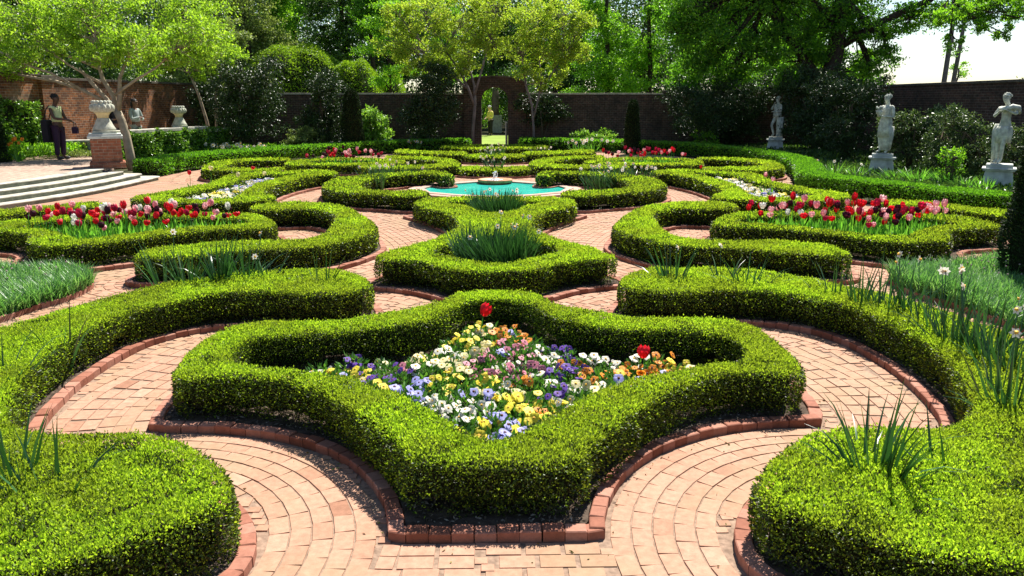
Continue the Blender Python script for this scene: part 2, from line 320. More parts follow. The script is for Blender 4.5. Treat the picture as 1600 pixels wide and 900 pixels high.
def shl(P,a=.09): return [(x-a*min(1,max(0,(-x-1)/.9)),y) for x,y in P]
B1o=shl([(x*.985-(math.copysign(.045,x) if .45<abs(x)<1.35 and y<4.7 else 0),y+((.0 if abs(x)<.45 else .035) if y<4.75 and abs(x)<1.75 else (-.02 if y>6.1 else 0))) for x,y in B1o]); B1i=shl(B1i)
HEDGES=[ # name part, outline, holes, height, z of leg line, label, material mode
 ('B1',B1o,[B1i],.335,'large diamond box hedge round the mixed pansies, nearest in the middle','new'),
 ('B2',B2o,[B2a,B2b],.34,'hourglass box hedge round two daffodil clumps in front of the pool','new'),
 ('H1r',H1,[],.335,'big comma shaped box hedge with rounded end, nearest on the right','new'),
 ('H1l',mirror(H1),[],.335,'big comma shaped box hedge with rounded end, nearest on the left','new'),
 ('C2r',C2,[],.335,'C shaped box hedge hooked round the tip of the right tulip bed','new'),
 ('C2l',mirror(C2),[],.335,'C shaped box hedge hooked round the tip of the left tulip bed','new'),
 ('T2r',T2o,[T2i],.33,'winding box hedge round the near right bed of red tulips','mix'),
 ('T2l',mirror(T2o),[mirror(T2i)],.33,'winding box hedge round the near left bed of red tulips','new'),
 ('U2r',U2,[],.32,'low curved box hedge behind the near right tulips, before the taller hedge','new'),
 ('U2l',mirror(U2),[],.32,'low curved box hedge behind the near left tulips by the stone steps','new'),
 ('Sr',So_,[Si_],.32,'fish shaped box hedge round white flowers right of the pool','new'),
 ('Sl',mirror(So_),[mirror(Si_)],.32,'fish shaped box hedge round white flowers left of the pool by the steps','new'),
 ('Pr',P2,[],.32,'brownish C shaped box hedge hugging the right side of the pool','mix'),
 ('Pl',mirror(P2),[],.32,'brownish C shaped box hedge hugging the left side of the pool','mix'),
 ('C3r',C3,[],.30,'small C shaped box hedge beyond the pool on the right','new'),
 ('C3l',mirror(C3),[],.30,'small C shaped box hedge beyond the pool on the left','new'),
 ('T3r',T3o,[T3i],.30,'oval box hedge round the far right bed of tulips','new'),
 ('T3l',mirror(T3o),[mirror(T3i)],.30,'oval box hedge round the far left bed of tulips','new'),
 ('V3r',UV3,[],.30,'hooked box hedge at the far right corner of the parterre, half in tree shade','new'),
 ('V3l',mirror(UV3),[],.30,'hooked box hedge at the far left corner of the parterre','new'),
 ('D3r',D3,[],.30,'slanting box hedge far behind the pool, right of the archway axis','new'),
 ('D3l',mirror(D3),[],.30,'slanting box hedge far behind the pool, left of the archway axis','new'),
 ('B3p',B3p,[],.22,'low box hedge chevron right behind the fountain bowl','new'),
 ('B2p',B2p,[],.24,'low box hedge between two narcissus clumps beyond the pool','new'),
 ('B1p',B1po,[B1pi],.28,'farthest diamond box hedge in front of the archway','new'),
 ('PHR',PHR,[],.44,'taller dark green border hedge sweeping round the right side','mid'),
 ('PHL',PHL,[],.44,'taller dark green border hedge sweeping round the left back side','mid'),
]
def hedge(key, outer, holes, h, label, mode, rng):
    O=ccw(spline(outer)); Hs=[ccw(spline(x)) for x in holes]; near=min(float(O[:,1].min()),30.)
    F=Field(O,Hs,.03 if near<9 else .05)
    root=empty('box_hedge',(float(O[:,0].mean()),float(O[:,1].mean()),0)); tag(root,label,'hedge','clipped hedges of the garden')
    off=np.array([root.location.x,root.location.y,0.])
    seed=rng.random()*10; R=.045
    # dark inner body as a raster block
    d=F.d; ins=d<-.045; nx,ny=ins.shape
    X=F.lo[0]+np.arange(nx)*F.res; Y=F.lo[1]+np.arange(ny)*F.res
    cell=ins[:-1,:-1]&ins[1:,:-1]&ins[:-1,1:]&ins[1:,1:]
    QX,QY=np.meshgrid(X,Y,indexing='ij'); q=np.stack([QX.ravel(),QY.ravel()],1)
    dd=np.clip(-d.ravel()-.045,0,R)/R
    top=h-.035-R*(1-np.sqrt(1-(1-dd)**2))+.012*lump(q,1,seed)
    Vt=np.c_[q,top]; Vb=np.c_[q,.085+.05*np.clip(lump(q,2.6,seed+2)+.2,0,1)]; n=len(q); idx=np.arange(n).reshape(nx,ny)
    i,j=np.nonzero(cell); ft=np.stack([idx[i,j],idx[i+1,j],idx[i+1,j+1],idx[i,j+1]],1); fb=ft[:,::-1]+n
    sides=[]
    for (di,dj,a,b) in ((-1,0,(0,1),(0,0)),(1,0,(1,0),(1,1)),(0,-1,(0,0),(1,0)),(0,1,(1,1),(0,1))):
        ni,nj=i+di,j+dj; ok=(ni<0)|(nj<0)|(ni>=cell.shape[0])|(nj>=cell.shape[1])
        nb=np.zeros(len(i),bool); v=~ok; nb[v]=cell[ni[v],nj[v]]; m=~nb
        A=idx[i[m]+a[0],j[m]+a[1]]; B=idx[i[m]+b[0],j[m]+b[1]]; sides.append(np.stack([A,B,B+n,A+n],1))
    Fa=np.vstack([ft,fb]+sides); used,inv=np.unique(Fa,return_inverse=True); V=np.vstack([Vt,Vb])[used]-off
    S=F.sample(60 if near<9 else 12,-.5,-.05,rng)[:1500]; ns=len(S); a=rng.random(ns)*6.28; S3=np.c_[S-off[:2],np.full(ns,.02)]; T3=S3+np.c_[np.cos(a)*.05,np.sin(a)*.05,np.full(ns,.14)]
    sq=np.array([(-1,-1,0),(1,-1,0),(1,1,0),(-1,1,0)])*.0045; SV=np.concatenate([S3[:,None]+sq,T3[:,None]+sq*.6],1).reshape(-1,3)
    SF=(np.array([(0,1,5,4),(1,2,6,5),(2,3,7,6),(3,0,4,7)])[None]+8*np.arange(ns)[:,None,None]).reshape(-1,4)+len(V); FF=np.vstack([inv.reshape(-1,4),SF])
    me=quads_mesh('hedge_core',np.vstack([V,SV]),FF,M['core']); me.materials.append(M['twig']); mi=np.zeros(len(FF),np.int32); mi[len(FF)-len(SF):]=1; me.polygons.foreach_set('material_index',mi); link('inner_core',me,root)
    # stems under the clipped body
    # leaves; size follows the distance a viewer sees them from
    def lod(Yv): return np.clip(.0026*Yv,.0165,.09)
    meshes=[]
    def place(kind):
        band = (-9,0) if kind=='top' else (-.05,.0)
        L0=float(lod(near)); dens=2.1/(L0*L0*.32)
        if kind=='side': dens*= h/.05*.62
        Q=F.sample(dens,band[0],band[1],rng)
        Lq=lod(Q[:,1]); keep=rng.random(len(Q))<(L0/Lq)**2; Q=Q[keep]; Lq=Lq[keep]
        dq=F.at(Q); g=F.grad(Q); n=len(Q); lf=lump(Q,1,seed); lf2=lump(Q,3.1,seed+3)
        if kind=='top':
            t=np.clip(-dq,0,R)/R; z=h-R*(1-np.sqrt(np.clip(1-(1-t)**2,0,1)))+.017*lf+.011*lf2-rng.random(n)**2*.035
            z+=np.where(rng.random(n)<.07,rng.random(n)*.028,0)-np.where(lump(Q,4.3,seed+9)<-.62,.022,0)
            D=rng.normal(size=(n,3))*.42; D[:,2]+=.85; e=(1-t)[:,None]*.6; D[:,:2]+=g*e
            P=np.c_[Q,z]
            rn=np.clip(.50+.24*rng.normal(size=n)+.12*lf2,0,1)
        else:
            zz=rng.random(n)**.9; z=.03+zz*(h-.05); bul=.022*np.sin(np.pi*np.clip(zz*.8+.1,0,1))+.022*lump(np.c_[Q[:,0]+z,Q[:,1]-z],2.2,seed)
            Qe=Q-g*dq[:,None]; P=np.c_[Qe+g*(bul-.012*(1-zz)**3-rng.random(n)**2*.045)[:,None],z]
            D=rng.normal(size=(n,3))*.55; D[:,:2]+=g*.75; D[:,2]+=.35
            keep=rng.random(n)<np.clip(zz*4.5,.5,1)*np.where((lump(Q,2.6,seed+2)>.25)&(zz<.42),.30,1); P,D,Lq,zz=P[keep],D[keep],Lq[keep],zz[keep]; n=len(P)
            rn=np.clip(.45+.27*rng.normal(size=n),0,1)
        D=unit(D); s=Lq*(.7+.6*rng.random(n)); return P-off,D,s,rn
    P,D,s,rn=place('top'); m1={'new':'box','mix':'box','mid':'boxmid'}[mode]; m2={'new':'boxold_shade','mix':'boxold_shade','mid':'boxmid'}[mode]
    P2_,D2,s2,rn2=place('side')
    # fresh tips on top; older leaves dominate the sides, painting in some backlit shade
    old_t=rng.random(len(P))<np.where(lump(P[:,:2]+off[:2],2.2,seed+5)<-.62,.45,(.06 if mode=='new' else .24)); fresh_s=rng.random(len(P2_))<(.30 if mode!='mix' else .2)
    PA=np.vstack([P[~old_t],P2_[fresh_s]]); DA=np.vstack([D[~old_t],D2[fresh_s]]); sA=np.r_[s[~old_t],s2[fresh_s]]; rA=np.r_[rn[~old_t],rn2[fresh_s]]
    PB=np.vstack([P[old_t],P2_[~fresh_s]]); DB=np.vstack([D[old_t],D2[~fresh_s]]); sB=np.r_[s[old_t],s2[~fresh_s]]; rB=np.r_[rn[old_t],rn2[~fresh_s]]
    VA=leafV(PA,DA,sA,sA*.52,rng); VB=leafV(PB,DB,sB,sB*.58,rng); V=np.vstack([VA,VB]); n=len(V)//4
    me=quads_mesh('hedge_leaves',V,np.arange(4*n).reshape(n,4),M[m1],np.r_[rA,rB])
    me.materials.append(M[m2]); mi=np.zeros(n,np.int32); mi[len(PA):]=1; me.polygons.foreach_set('material_index',mi)
    link('foliage',me,root); return n,F,O
NL=0; FIELDS={}
for key,o,hs,h,lab,mode in HEDGES:
    n,F,O=hedge(key,o,hs,h,lab,mode,RNG); NL+=n; FIELDS[key]=(F,O)
print('hedge leaves',NL)

# ------------------------------------------------------------------ ground, soil beds, edging and brick path
def arc(cx,cy,r,a0,a1,n=24): return [(cx+r*math.cos(rad(a0+(a1-a0)*i/n)),cy+r*math.sin(rad(a0+(a1-a0)*i/n))) for i in range(n+1)]
def hardline(pts,seg=.05):
    out=[]
    for i in range(len(pts)):
        a=np.array(pts[i]); b=np.array(pts[(i+1)%len(pts)]); k=max(1,int(np.linalg.norm(b-a)/seg))
        out+= [a+(b-a)*j/k for j in range(k)]
    return np.array(out)
BEDS={}
B1bed=sym([(0,3.34),(.495,3.34)]+arc(1.90,3.24,1.40,176,86,20)+[(2.06,4.66)]+arc(.49,5.15,1.645,-16,26,10)+[(1.9,6.12),(1.4,6.24),(1.1,6.34),(.8,6.55),(.62,6.75),(.5,6.98),(.36,7.2),(0,7.26)])
BEDS['B1']=hardline(shl(B1bed))
B2bed=sym([(0,7.74),(.42,7.76),(.56,7.86),(.85,8.16),(1.15,8.33),(1.46,8.42),(1.44,8.7),(1.2,9.2),(.93,9.7),(.76,10.2),(.66,10.7),(.66,11.3),(.76,12.0),(1.0,12.7),(1.3,13.3),(1.63,13.83),(1.3,14.1),(.8,14.3),(0,14.42)])
BEDS['B2']=hardline(B2bed)
def hedgebed(k,r): return offset(FIELDS[k][1],r)
for k,r in (('C2r',.14),('C2l',.14),('T2r',.2),('T2l',.2),('U2r',.12),('U2l',.12),('Sr',.14),('Sl',.14),('Pr',.13),('Pl',.13),('C3r',.12),('C3l',.12),('T3r',.12),('T3l',.12),('V3r',.12),('V3l',.12),('D3r',.1),('D3l',.1),('B3p',.1),('B2p',.1),('B1p',.12)):
    BEDS[k]=hedgebed(k,r)
H1bed=[(1.05,7.2),(1.2,7.7),(1.5,8.05),(1.85,8.17),(2.4,8.14),(3.0,7.95),(3.6,7.75),(4.1,7.5),(4.3,7.0),(4.4,6.2),(4.4,5.3),(4.25,4.3),(3.8,3.4),(3.2,2.8),(2.5,2.4),(1.95,2.38),(1.55,2.52),(1.25,2.78),(1.08,3.05),(1.08,3.25),(1.2,3.55),(1.45,3.82),(1.75,3.98),(2.1,4.02),(2.35,4.12),(2.55,4.3),(2.77,4.60),(2.9,5.07),(2.96,5.56),(2.95,6.01),(2.87,6.45),(2.66,6.75),(2.4,6.9),(2.05,6.93),(1.6,6.83),(1.25,6.95)]
BEDS['H1r']=spline(H1bed); BEDS['H1l']=spline(mirror(H1bed))
G1=[(4.5,7.55),(4.35,8.1),(4.45,8.75),(4.75,9.0),(5.3,9.05),(5.9,9.3),(6.6,9.75),(7.4,9.6),(8.2,8.6),(8.4,7.2),(7.8,5.8),(6.4,5.0),(5.0,4.9),(4.62,5.6),(4.62,6.6)]
BEDS['Gr']=spline(G1); BEDS['Gl']=spline(mirror(G1))
for k in BEDS: BEDS[k]=ccw(BEDS[k])

def curb(key, P, label, w=.078, bl=.105, h=.058):
    P=ccw(resample(P,.02)); inner=P; n=len(P)
    root_c=(float(P[:,0].mean()),float(P[:,1].mean()),0)
    d=np.r_[0,np.cumsum(np.linalg.norm(np.diff(np.vstack([P,P[:1]]),axis=0),axis=1))]; L=d[-1]; far=P[:,1].min()>13
    if far: bl=.16
    nb=int(L/bl); mb=MB(); t=np.linspace(0,L,nb,endpoint=False)+bl/2
    PP=np.vstack([P,P[:1]]); gx=lambda s:np.array([np.interp(s%L,d,PP[:,0]),np.interp(s%L,d,PP[:,1])])
    for s in t:
        a,b=gx(s-bl/2),gx(s+bl/2); c=(a+b)/2; v=b-a; ln=np.linalg.norm(v)
        if ln<bl*.35: continue
        ang=math.atan2(v[1],v[0]); nin=np.array([-v[1],v[0]])/ln; c=c+nin*w*.5
        mb.box((c[0]-root_c[0],c[1]-root_c[1],h/2-.002+random.uniform(-.006,.005)),(min(ln,bl)-.004,w*random.uniform(.94,1.04),h+.004),ang+random.uniform(-.045,.045),0,.005,rnd=random.random())
    o=mb.build('brick_edging',M['curb']); o.location=root_c
    tag(o,label,'garden edging','brick edgings of the flower beds'); return o
CURBLAB={'B1':'red brick edging with square front round the nearest pansy bed','B2':'red brick edging round the hourglass bed before the pool','C2r':'curved brick edging round the right C shaped hedge','C2l':'curved brick edging round the left C shaped hedge',
'T2r':'brick edging round the near right tulip bed','T2l':'brick edging round the near left tulip bed','U2r':'brick edging of the curved hedge behind the near right tulips','U2l':'brick edging of the curved hedge beside the stone steps','Sr':'brick edging round the fish shaped bed right of the pool','Sl':'brick edging round the fish shaped bed left of the pool',
'Pr':'brick edging of the hedge at the right side of the pool','Pl':'brick edging of the hedge at the left side of the pool','C3r':'brick edging of the small right C hedge beyond the pool','C3l':'brick edging of the small left C hedge beyond the pool','T3r':'brick edging round the far right tulip bed','T3l':'brick edging round the far left tulip bed',
'V3r':'brick edging of the far right corner hedge','V3l':'brick edging of the far left corner hedge','D3r':'brick edging of the far slanting hedge on the right','D3l':'brick edging of the far slanting hedge on the left','B3p':'brick edging of the low chevron hedge behind the fountain','B2p':'brick edging of the low hedge beyond the pool','B1p':'brick edging of the farthest diamond hedge',
'H1r':'long curved brick edging round the nearest right hedge','H1l':'long curved brick edging round the nearest left hedge','Gr':'brick edging round the grassy bed on the right','Gl':'brick edging round the grassy bed on the left'}
for k,P in BEDS.items():
    curb(k,P,CURBLAB[k])
    inn=offset(P,-.083)
    poly_prism('garden_soil',inn,.0,.045,M['soil']).update({'kind':'structure'}) if False else tag(poly_prism('garden_soil',inn,.0,.045,M['soil']),kind='structure')
# base ground, lawn beyond the arch, mortar bed
def sheet(name, pts, z, mat, kind='structure'):
    me=bpy.data.meshes.new(name); me.from_pydata([(x,y,z) for x,y in pts],[],[tuple(range(len(pts)))]); me.materials.append(mat); me.update()
    return tag(link(name,me),kind=kind)
M['groundm']=plain('dark_ground',(.045,.045,.025),.98,.5,.6,.05)
M['lawn']=plain('lawn_turf',(.20,.28,.05),.95,.25,.8,.1)
sheet('ground',[(-250,-60),(250,-60),(250,400),(-250,400)],-.02,M['groundm'])
sheet('lawn',[(-16,36.2),(16,36.2),(16,48),(-16,48)],-.012,M['lawn'])
PATHO=spline([(-9.6,.2),(0,.1),(9.6,.2),(10.2,6),(9.9,11.4),(8.8,12.8),(7.7,14.75),(7.0,16.7),(6.9,18.3),(7.9,21.5),(8.2,23.5),(8.0,25.8),(7.3,28.1),(6.1,30.1),(4.3,31.8),(2.2,32.8),(1.1,33.0),(.6,33.1),(.6,36),(-.6,36),(-.6,33.0),(-1.1,32.8),(-2.2,32.4),(-4,31.2),(-5.6,29.3),(-7.1,27.2),(-8,25.7),(-8.9,23.4),(-9.3,21.5),(-9.6,15),(-10.2,6)],.5)
poly_prism('path_base',PATHO,-.03,.003,M['mortar']).update if False else tag(poly_prism('path_base',PATHO,-.03,.003,M['mortar']),kind='structure')
POOLC=sym([(0,16.28),(.75,16.55),(1.6,17.1),(1.98,18.3),(1.7,19.35),(.35,20.2),(0,20.22)])
WATER=sym([(0,16.72),(.8,17.02),(1.42,17.5),(1.62,18.25),(1.42,18.95),(.4,19.75),(0,19.78)])
# ---- brick courses that follow the bed edges
class Occ:
    def __init__(s,x0,x1,y0,y1,res): s.x0,s.y0,s.res=x0,y0,res; s.g=np.zeros((int((x1-x0)/res),int((y1-y0)/res)),bool)
    def idx(s,Q): i=((Q[:,0]-s.x0)/s.res).astype(int); j=((Q[:,1]-s.y0)/s.res).astype(int); return np.clip(i,0,s.g.shape[0]-1),np.clip(j,0,s.g.shape[1]-1)
occ=Occ(-10.5,10.5,0,36.5,.025)
def block(P):
    lo=P.min(0)-.05; hi=P.max(0)+.05; X,Y=np.meshgrid(np.arange(lo[0],hi[0],occ.res),np.arange(lo[1],hi[1],occ.res),indexing='ij'); Q=np.stack([X.ravel(),Y.ravel()],1)
    i,j=occ.idx(Q[sdist(Q,P)<0.012]); occ.g[i,j]=True
for P in BEDS.values(): block(resample(P,.08))
block(hardline(POOLC,.1))
X,Y=np.meshgrid(occ.x0+(np.arange(occ.g.shape[0])+.5)*occ.res,occ.y0+(np.arange(occ.g.shape[1])+.5)*occ.res,indexing='ij'); 
coarse=sdist(np.stack([X[::8,::8].ravel(),Y[::8,::8].ravel()],1),resample(PATHO,.4)).reshape(X[::8,::8].shape)>-.05
occ.g|=np.kron(coarse,np.ones((8,8),bool))[:occ.g.shape[0],:occ.g.shape[1]]
BR=[]
def cells(x,y,ang,l,wd):
    u=np.linspace(-l/2+.012,l/2-.012,max(2,int(l/.024))); v=np.linspace(-wd/2+.012,wd/2-.012,4); U,V=np.meshgrid(u,v); c,s=math.cos(ang),math.sin(ang)
    return np.stack([x+U.ravel()*c-V.ravel()*s, y+U.ravel()*s+V.ravel()*c],1)
def tryb(x,y,ang,l,wd=.1,tol=.12):
    i,j=occ.idx(cells(x,y,ang,l,wd)); 
    if occ.g[i,j].mean()>tol: return False
    occ.g[i,j]=True; BR.append((x,y,ang,l,wd)); return True
def courses(key,rows,scale=1.0,bl0=.17):
    P=BEDS[key]; base=ccw(resample(P,.03)); wd=.103*scale; bl=bl0*scale
    for k in range(rows):
        r=wd*(k+.5)+.006; t=np.roll(base,-1,0)-np.roll(base,1,0); t=unit(t); nr=np.stack([t[:,1],-t[:,0]],1); Q=base+nr*r
        dd=sdist(Q,base); ok=dd>r-.012; dist=0; last=None; need=(k%2)*bl/2+.01
        for i in range(len(Q)):
            if not ok[i]: last=None; need=bl*.5; dist=0; continue
            if last is not None: dist+=np.linalg.norm(Q[i]-last)
            last=Q[i]
            if dist>=need:
                a=math.atan2(t[i,1],t[i,0]); l=bl
                if not tryb(Q[i,0],Q[i,1],a,l,wd,.10):
                    if tryb(Q[i,0],Q[i,1],a,l*.5,wd,.10): dist=0; need=bl*.75; continue
                    need+=.03; continue
                dist=0; need=bl
for sx_ in (1,-1):     # ring walks round the rounded hedge ends in front
    cx,cy=(1.90 if sx_>0 else -1.93),3.24
    for k in range(8):
        r=1.40-.024-.101*(k+.5); a=rad(84)+k*.05; da=.155/r
        while a<rad(340):
            q=a if sx_>0 else math.pi-a; tryb(cx+r*math.cos(q),cy+r*math.sin(q),q+math.pi/2,.155,.1,.2); a+=da
courses('B1',7,1.0,.16)
for k in ('C2r','C2l'): courses(k,7)
courses('B2',4)
for k in ('H1r','H1l'): courses(k,4)
for k in ('T2r','T2l','Pr','Pl'): courses(k,5)
for k in ('Sr','Sl'): courses(k,5,1.3)
for k in ('U2r','U2l','C3r','C3l','T3r','T3l','V3r','V3l'): courses(k,4,1.5)
# straight courses on what is left: in front of the square bed edge and around the rim
def grid(x0,x1,y0,y1,bl,wd,tol):
    k=0; y=y1-wd/2
    while y>y0:
        x=x0+(k%2)*bl/2
        while x<x1: tryb(x,y,0,bl,wd,tol); x+=bl
        y-=wd; k+=1
grid(-10,10,.3,34,.2,.1,.16)
grid(-10,10,.3,24,.1,.1,.2)
grid(-10,10,.3,16,.06,.06,.3)
B=np.array(BR); n=len(B); c,s=np.cos(B[:,2]),np.sin(B[:,2]); V=np.empty((n,8,3),np.float32)
g=.0022; jz=.0085+RNG.normal(size=n)*.0009
for k,(sx,sy) in enumerate(((-1,-1),(1,-1),(1,1),(-1,1))):
    for lv,(ins,z) in enumerate(((0,.001),(.0015,None))):
        u=sx*(B[:,3]/2-.0008-ins*.6); v=sy*(B[:,4]/2-.0032-ins); V[:,k+4*lv,0]=B[:,0]+u*c-v*s; V[:,k+4*lv,1]=B[:,1]+u*s+v*c; V[:,k+4*lv,2]=jz if z is None else z
F0=np.array([(4,5,6,7),(0,1,5,4),(1,2,6,5),(2,3,7,6),(3,0,4,7)]); F=(F0[None]+8*np.arange(n)[:,None,None]).reshape(-1,4)
tag(link('path',quads_mesh('brick_path',V.reshape(-1,3),F,M['paver'],np.repeat(np.clip(RNG.normal(.5,.17,n),0,1),5))),kind='structure')
print('bricks',n)
# fallen bits of mulch and dry leaves on the bare soil
def litter():
    Ps=[];
    for k in ('B1','B2','H1r','H1l','C2r','C2l','T2r','T2l'):
        P=resample(BEDS[k],.1); F=Field(P,[],.05); Q=F.sample(1500 if k in('B1','H1r','H1l') else 500,-9,-.1,RNG); Ps.append(Q)
    Q=np.vstack(Ps); n=len(Q); D=RNG.normal(size=(n,3)); D[:,2]=np.abs(D[:,2])*.35; D=unit(D)
    return leaf_mesh('mulch',np.c_[Q,np.full(n,.046)],D,.012+.03*RNG.random(n)**2,.006+.008*RNG.random(n),M['mulch'])
tag(link('mulch',litter()),kind='stuff',label='bark mulch and dry leaf bits on the bed soil')

# ------------------------------------------------------------------ pool
def water_mat():
    m,nt,b=newmat('pool_water'); b.inputs['Roughness'].default_value=.06; b.inputs['IOR'].default_value=1.33; b.inputs['Specular IOR Level'].default_value=.5
    nf=noise(nt,1.6,3); nt.links.new(ramp(nt,[(.25,(.015,.40,.33)),(.75,(.06,.56,.46))],nf),b.inputs['Base Color'])
    n2=noise(nt,7,3); bump(nt,n2,b,.35,.03); return m
def coping_mat():
    m,nt,b=newmat('pool_coping'); nf=noise(nt,5,6,.65); nt.links.new(ramp(nt,[(.3,(.32,.18,.13)),(.7,(.46,.30,.24))],nf),b.inputs['Base Color']); b.inputs['Roughness'].default_value=.8; return m
M['water']=water_mat(); M['coping']=coping_mat()
pool=empty('fountain_pool',(0,18.3,0)); tag(pool,'eight sided turquoise pool with pale pink brick rim in the middle of the garden','pool')
def ring(name,A,B,zt,zb,mat,parent,off):
    A=ccw(np.array(A,float)); B=ccw(np.array(B,float)); n=len(A); assert len(B)==n
    vs=[(x-off[0],y-off[1],zb) for x,y in A]+[(x-off[0],y-off[1],zt) for x,y in A]+[(x-off[0],y-off[1],zt) for x,y in B]+[(x-off[0],y-off[1],zb-.3) for x,y in B]
    fs=[]
    for i in range(n):
        j=(i+1)%n
        for k in range(3): fs.append((k*n+i,k*n+j,(k+1)*n+j,(k+1)*n+i))
    mb=MB(); mb.add(vs,fs); return mb.build(name,mat,parent)
mid=[((a[0]+b[0])/2,(a[1]+b[1])/2) for a,b in zip(POOLC,WATER)]
ring('rim',POOLC,mid,.05,-.02,M['coping'],pool,(0,18.3)); 
inner_rim=ring('coping',[(x*.995,18.3+(y-18.3)*.995) for x,y in mid],WATER,.062,-.02,M['coping'],pool,(0,18.3))
me=bpy.data.meshes.new('water'); me.from_pydata([(x,y-18.3,.028) for x,y in ccw(np.array(WATER)*1.0)],[],[tuple(range(len(WATER)))]); me.materials.append(M['water']); link('water',me,pool)
bowl=empty('fountain_bowl',(0,19.62,0)); tag(bowl,'round terracotta fountain bowl bubbling at the back edge of the pool','fountain')
M['terra']=plain('terracotta',(.45,.20,.08),.6,.3,9)
MB().lathe([(.25,-.1),(.3,.02),(.42,.08),(.43,.13),(.37,.13),(.33,.10),(.02,.09)],28).build('basin',M['terra'],bowl)
m,nt_,b_=newmat('white_water'); b_.inputs['Base Color'].default_value=(.85,.9,.92,1); b_.inputs['Roughness'].default_value=.15; M['foam']=m
mb=MB()
for k in range(70):
    a=random.random()*6.28; h=random.random()**1.5; mb.ball((.06*math.cos(a)*(1.2-h)+random.uniform(-.03,.03),.06*math.sin(a)*(1.2-h),.12+h*.20),random.uniform(.005,.014),5,0,(1,1,1.6))
for k in range(60):
    a=random.random()*6.28; r=random.random()*.2; mb.ball((r*math.cos(a),r*math.sin(a),.115),random.uniform(.01,.024),5,0,(1.4,1.4,.6))
mb.build('water_jet',M['foam'],bowl)

# ------------------------------------------------------------------ walls
M['wallL']=brickmat('brick_wall_orange',(.33,.125,.045),(.12,.055,.035),(.36,.30,.22),(.035,.028,.02),pale=(.24,.23,.17))
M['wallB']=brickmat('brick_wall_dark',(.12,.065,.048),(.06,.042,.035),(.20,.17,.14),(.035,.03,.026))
M['pierb']=brickmat('brick_pier',(.33,.12,.065),(.24,.09,.055),(.34,.27,.2),(.16,.08,.05))
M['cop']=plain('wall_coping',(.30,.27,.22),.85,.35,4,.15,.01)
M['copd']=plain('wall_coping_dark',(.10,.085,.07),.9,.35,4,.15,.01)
def wall(label, x0,y0,x1,y1,z0,z1,mat,cop,th=.35,piers=()):
    L=math.hypot(x1-x0,y1-y0); a=math.atan2(y1-y0,x1-x0); r=empty('brick_wall',(x0,y0,0),a); tag(r,label,'wall','brick walls round the garden')
    mb=MB(); mb.box((L/2,0,(z0+z1)/2),(L,th,z1-z0)); mb.build('brickwork',mat,r)
    mb=MB(); nn=int(L/.6)
    for i in range(nn): mb.box(((i+.5)*L/nn,0,z1+.035+random.uniform(-.002,.002)),(L/nn-.004,th+.1,.07),0,0,.008)
    mb.build('coping',cop,r)
    for p in piers:
        q=MB(); q.box((p,0,(z0+z1)/2-.004),(.55,th+.24,z1-z0-.01)); q.build('pier',mat,r)
        q=MB(); q.box((p,0,z1+.06),(.65,th+.36,.12),0,0,.01); q.build('pier_cap',cop,r)
    return r
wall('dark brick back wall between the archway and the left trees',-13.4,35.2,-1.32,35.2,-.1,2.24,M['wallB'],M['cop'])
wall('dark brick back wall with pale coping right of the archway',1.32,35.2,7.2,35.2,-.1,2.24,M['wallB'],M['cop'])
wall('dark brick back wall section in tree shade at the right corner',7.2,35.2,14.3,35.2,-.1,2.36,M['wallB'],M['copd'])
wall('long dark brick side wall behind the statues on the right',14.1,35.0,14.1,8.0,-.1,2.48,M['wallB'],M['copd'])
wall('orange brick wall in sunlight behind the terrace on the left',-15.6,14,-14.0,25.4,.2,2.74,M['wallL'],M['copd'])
wall('lower orange brick wall with vines behind the visitors on the left',-14.0,25.4,-12.7,35.0,.2,2.63,M['wallL'],M['copd'],piers=(.2,))
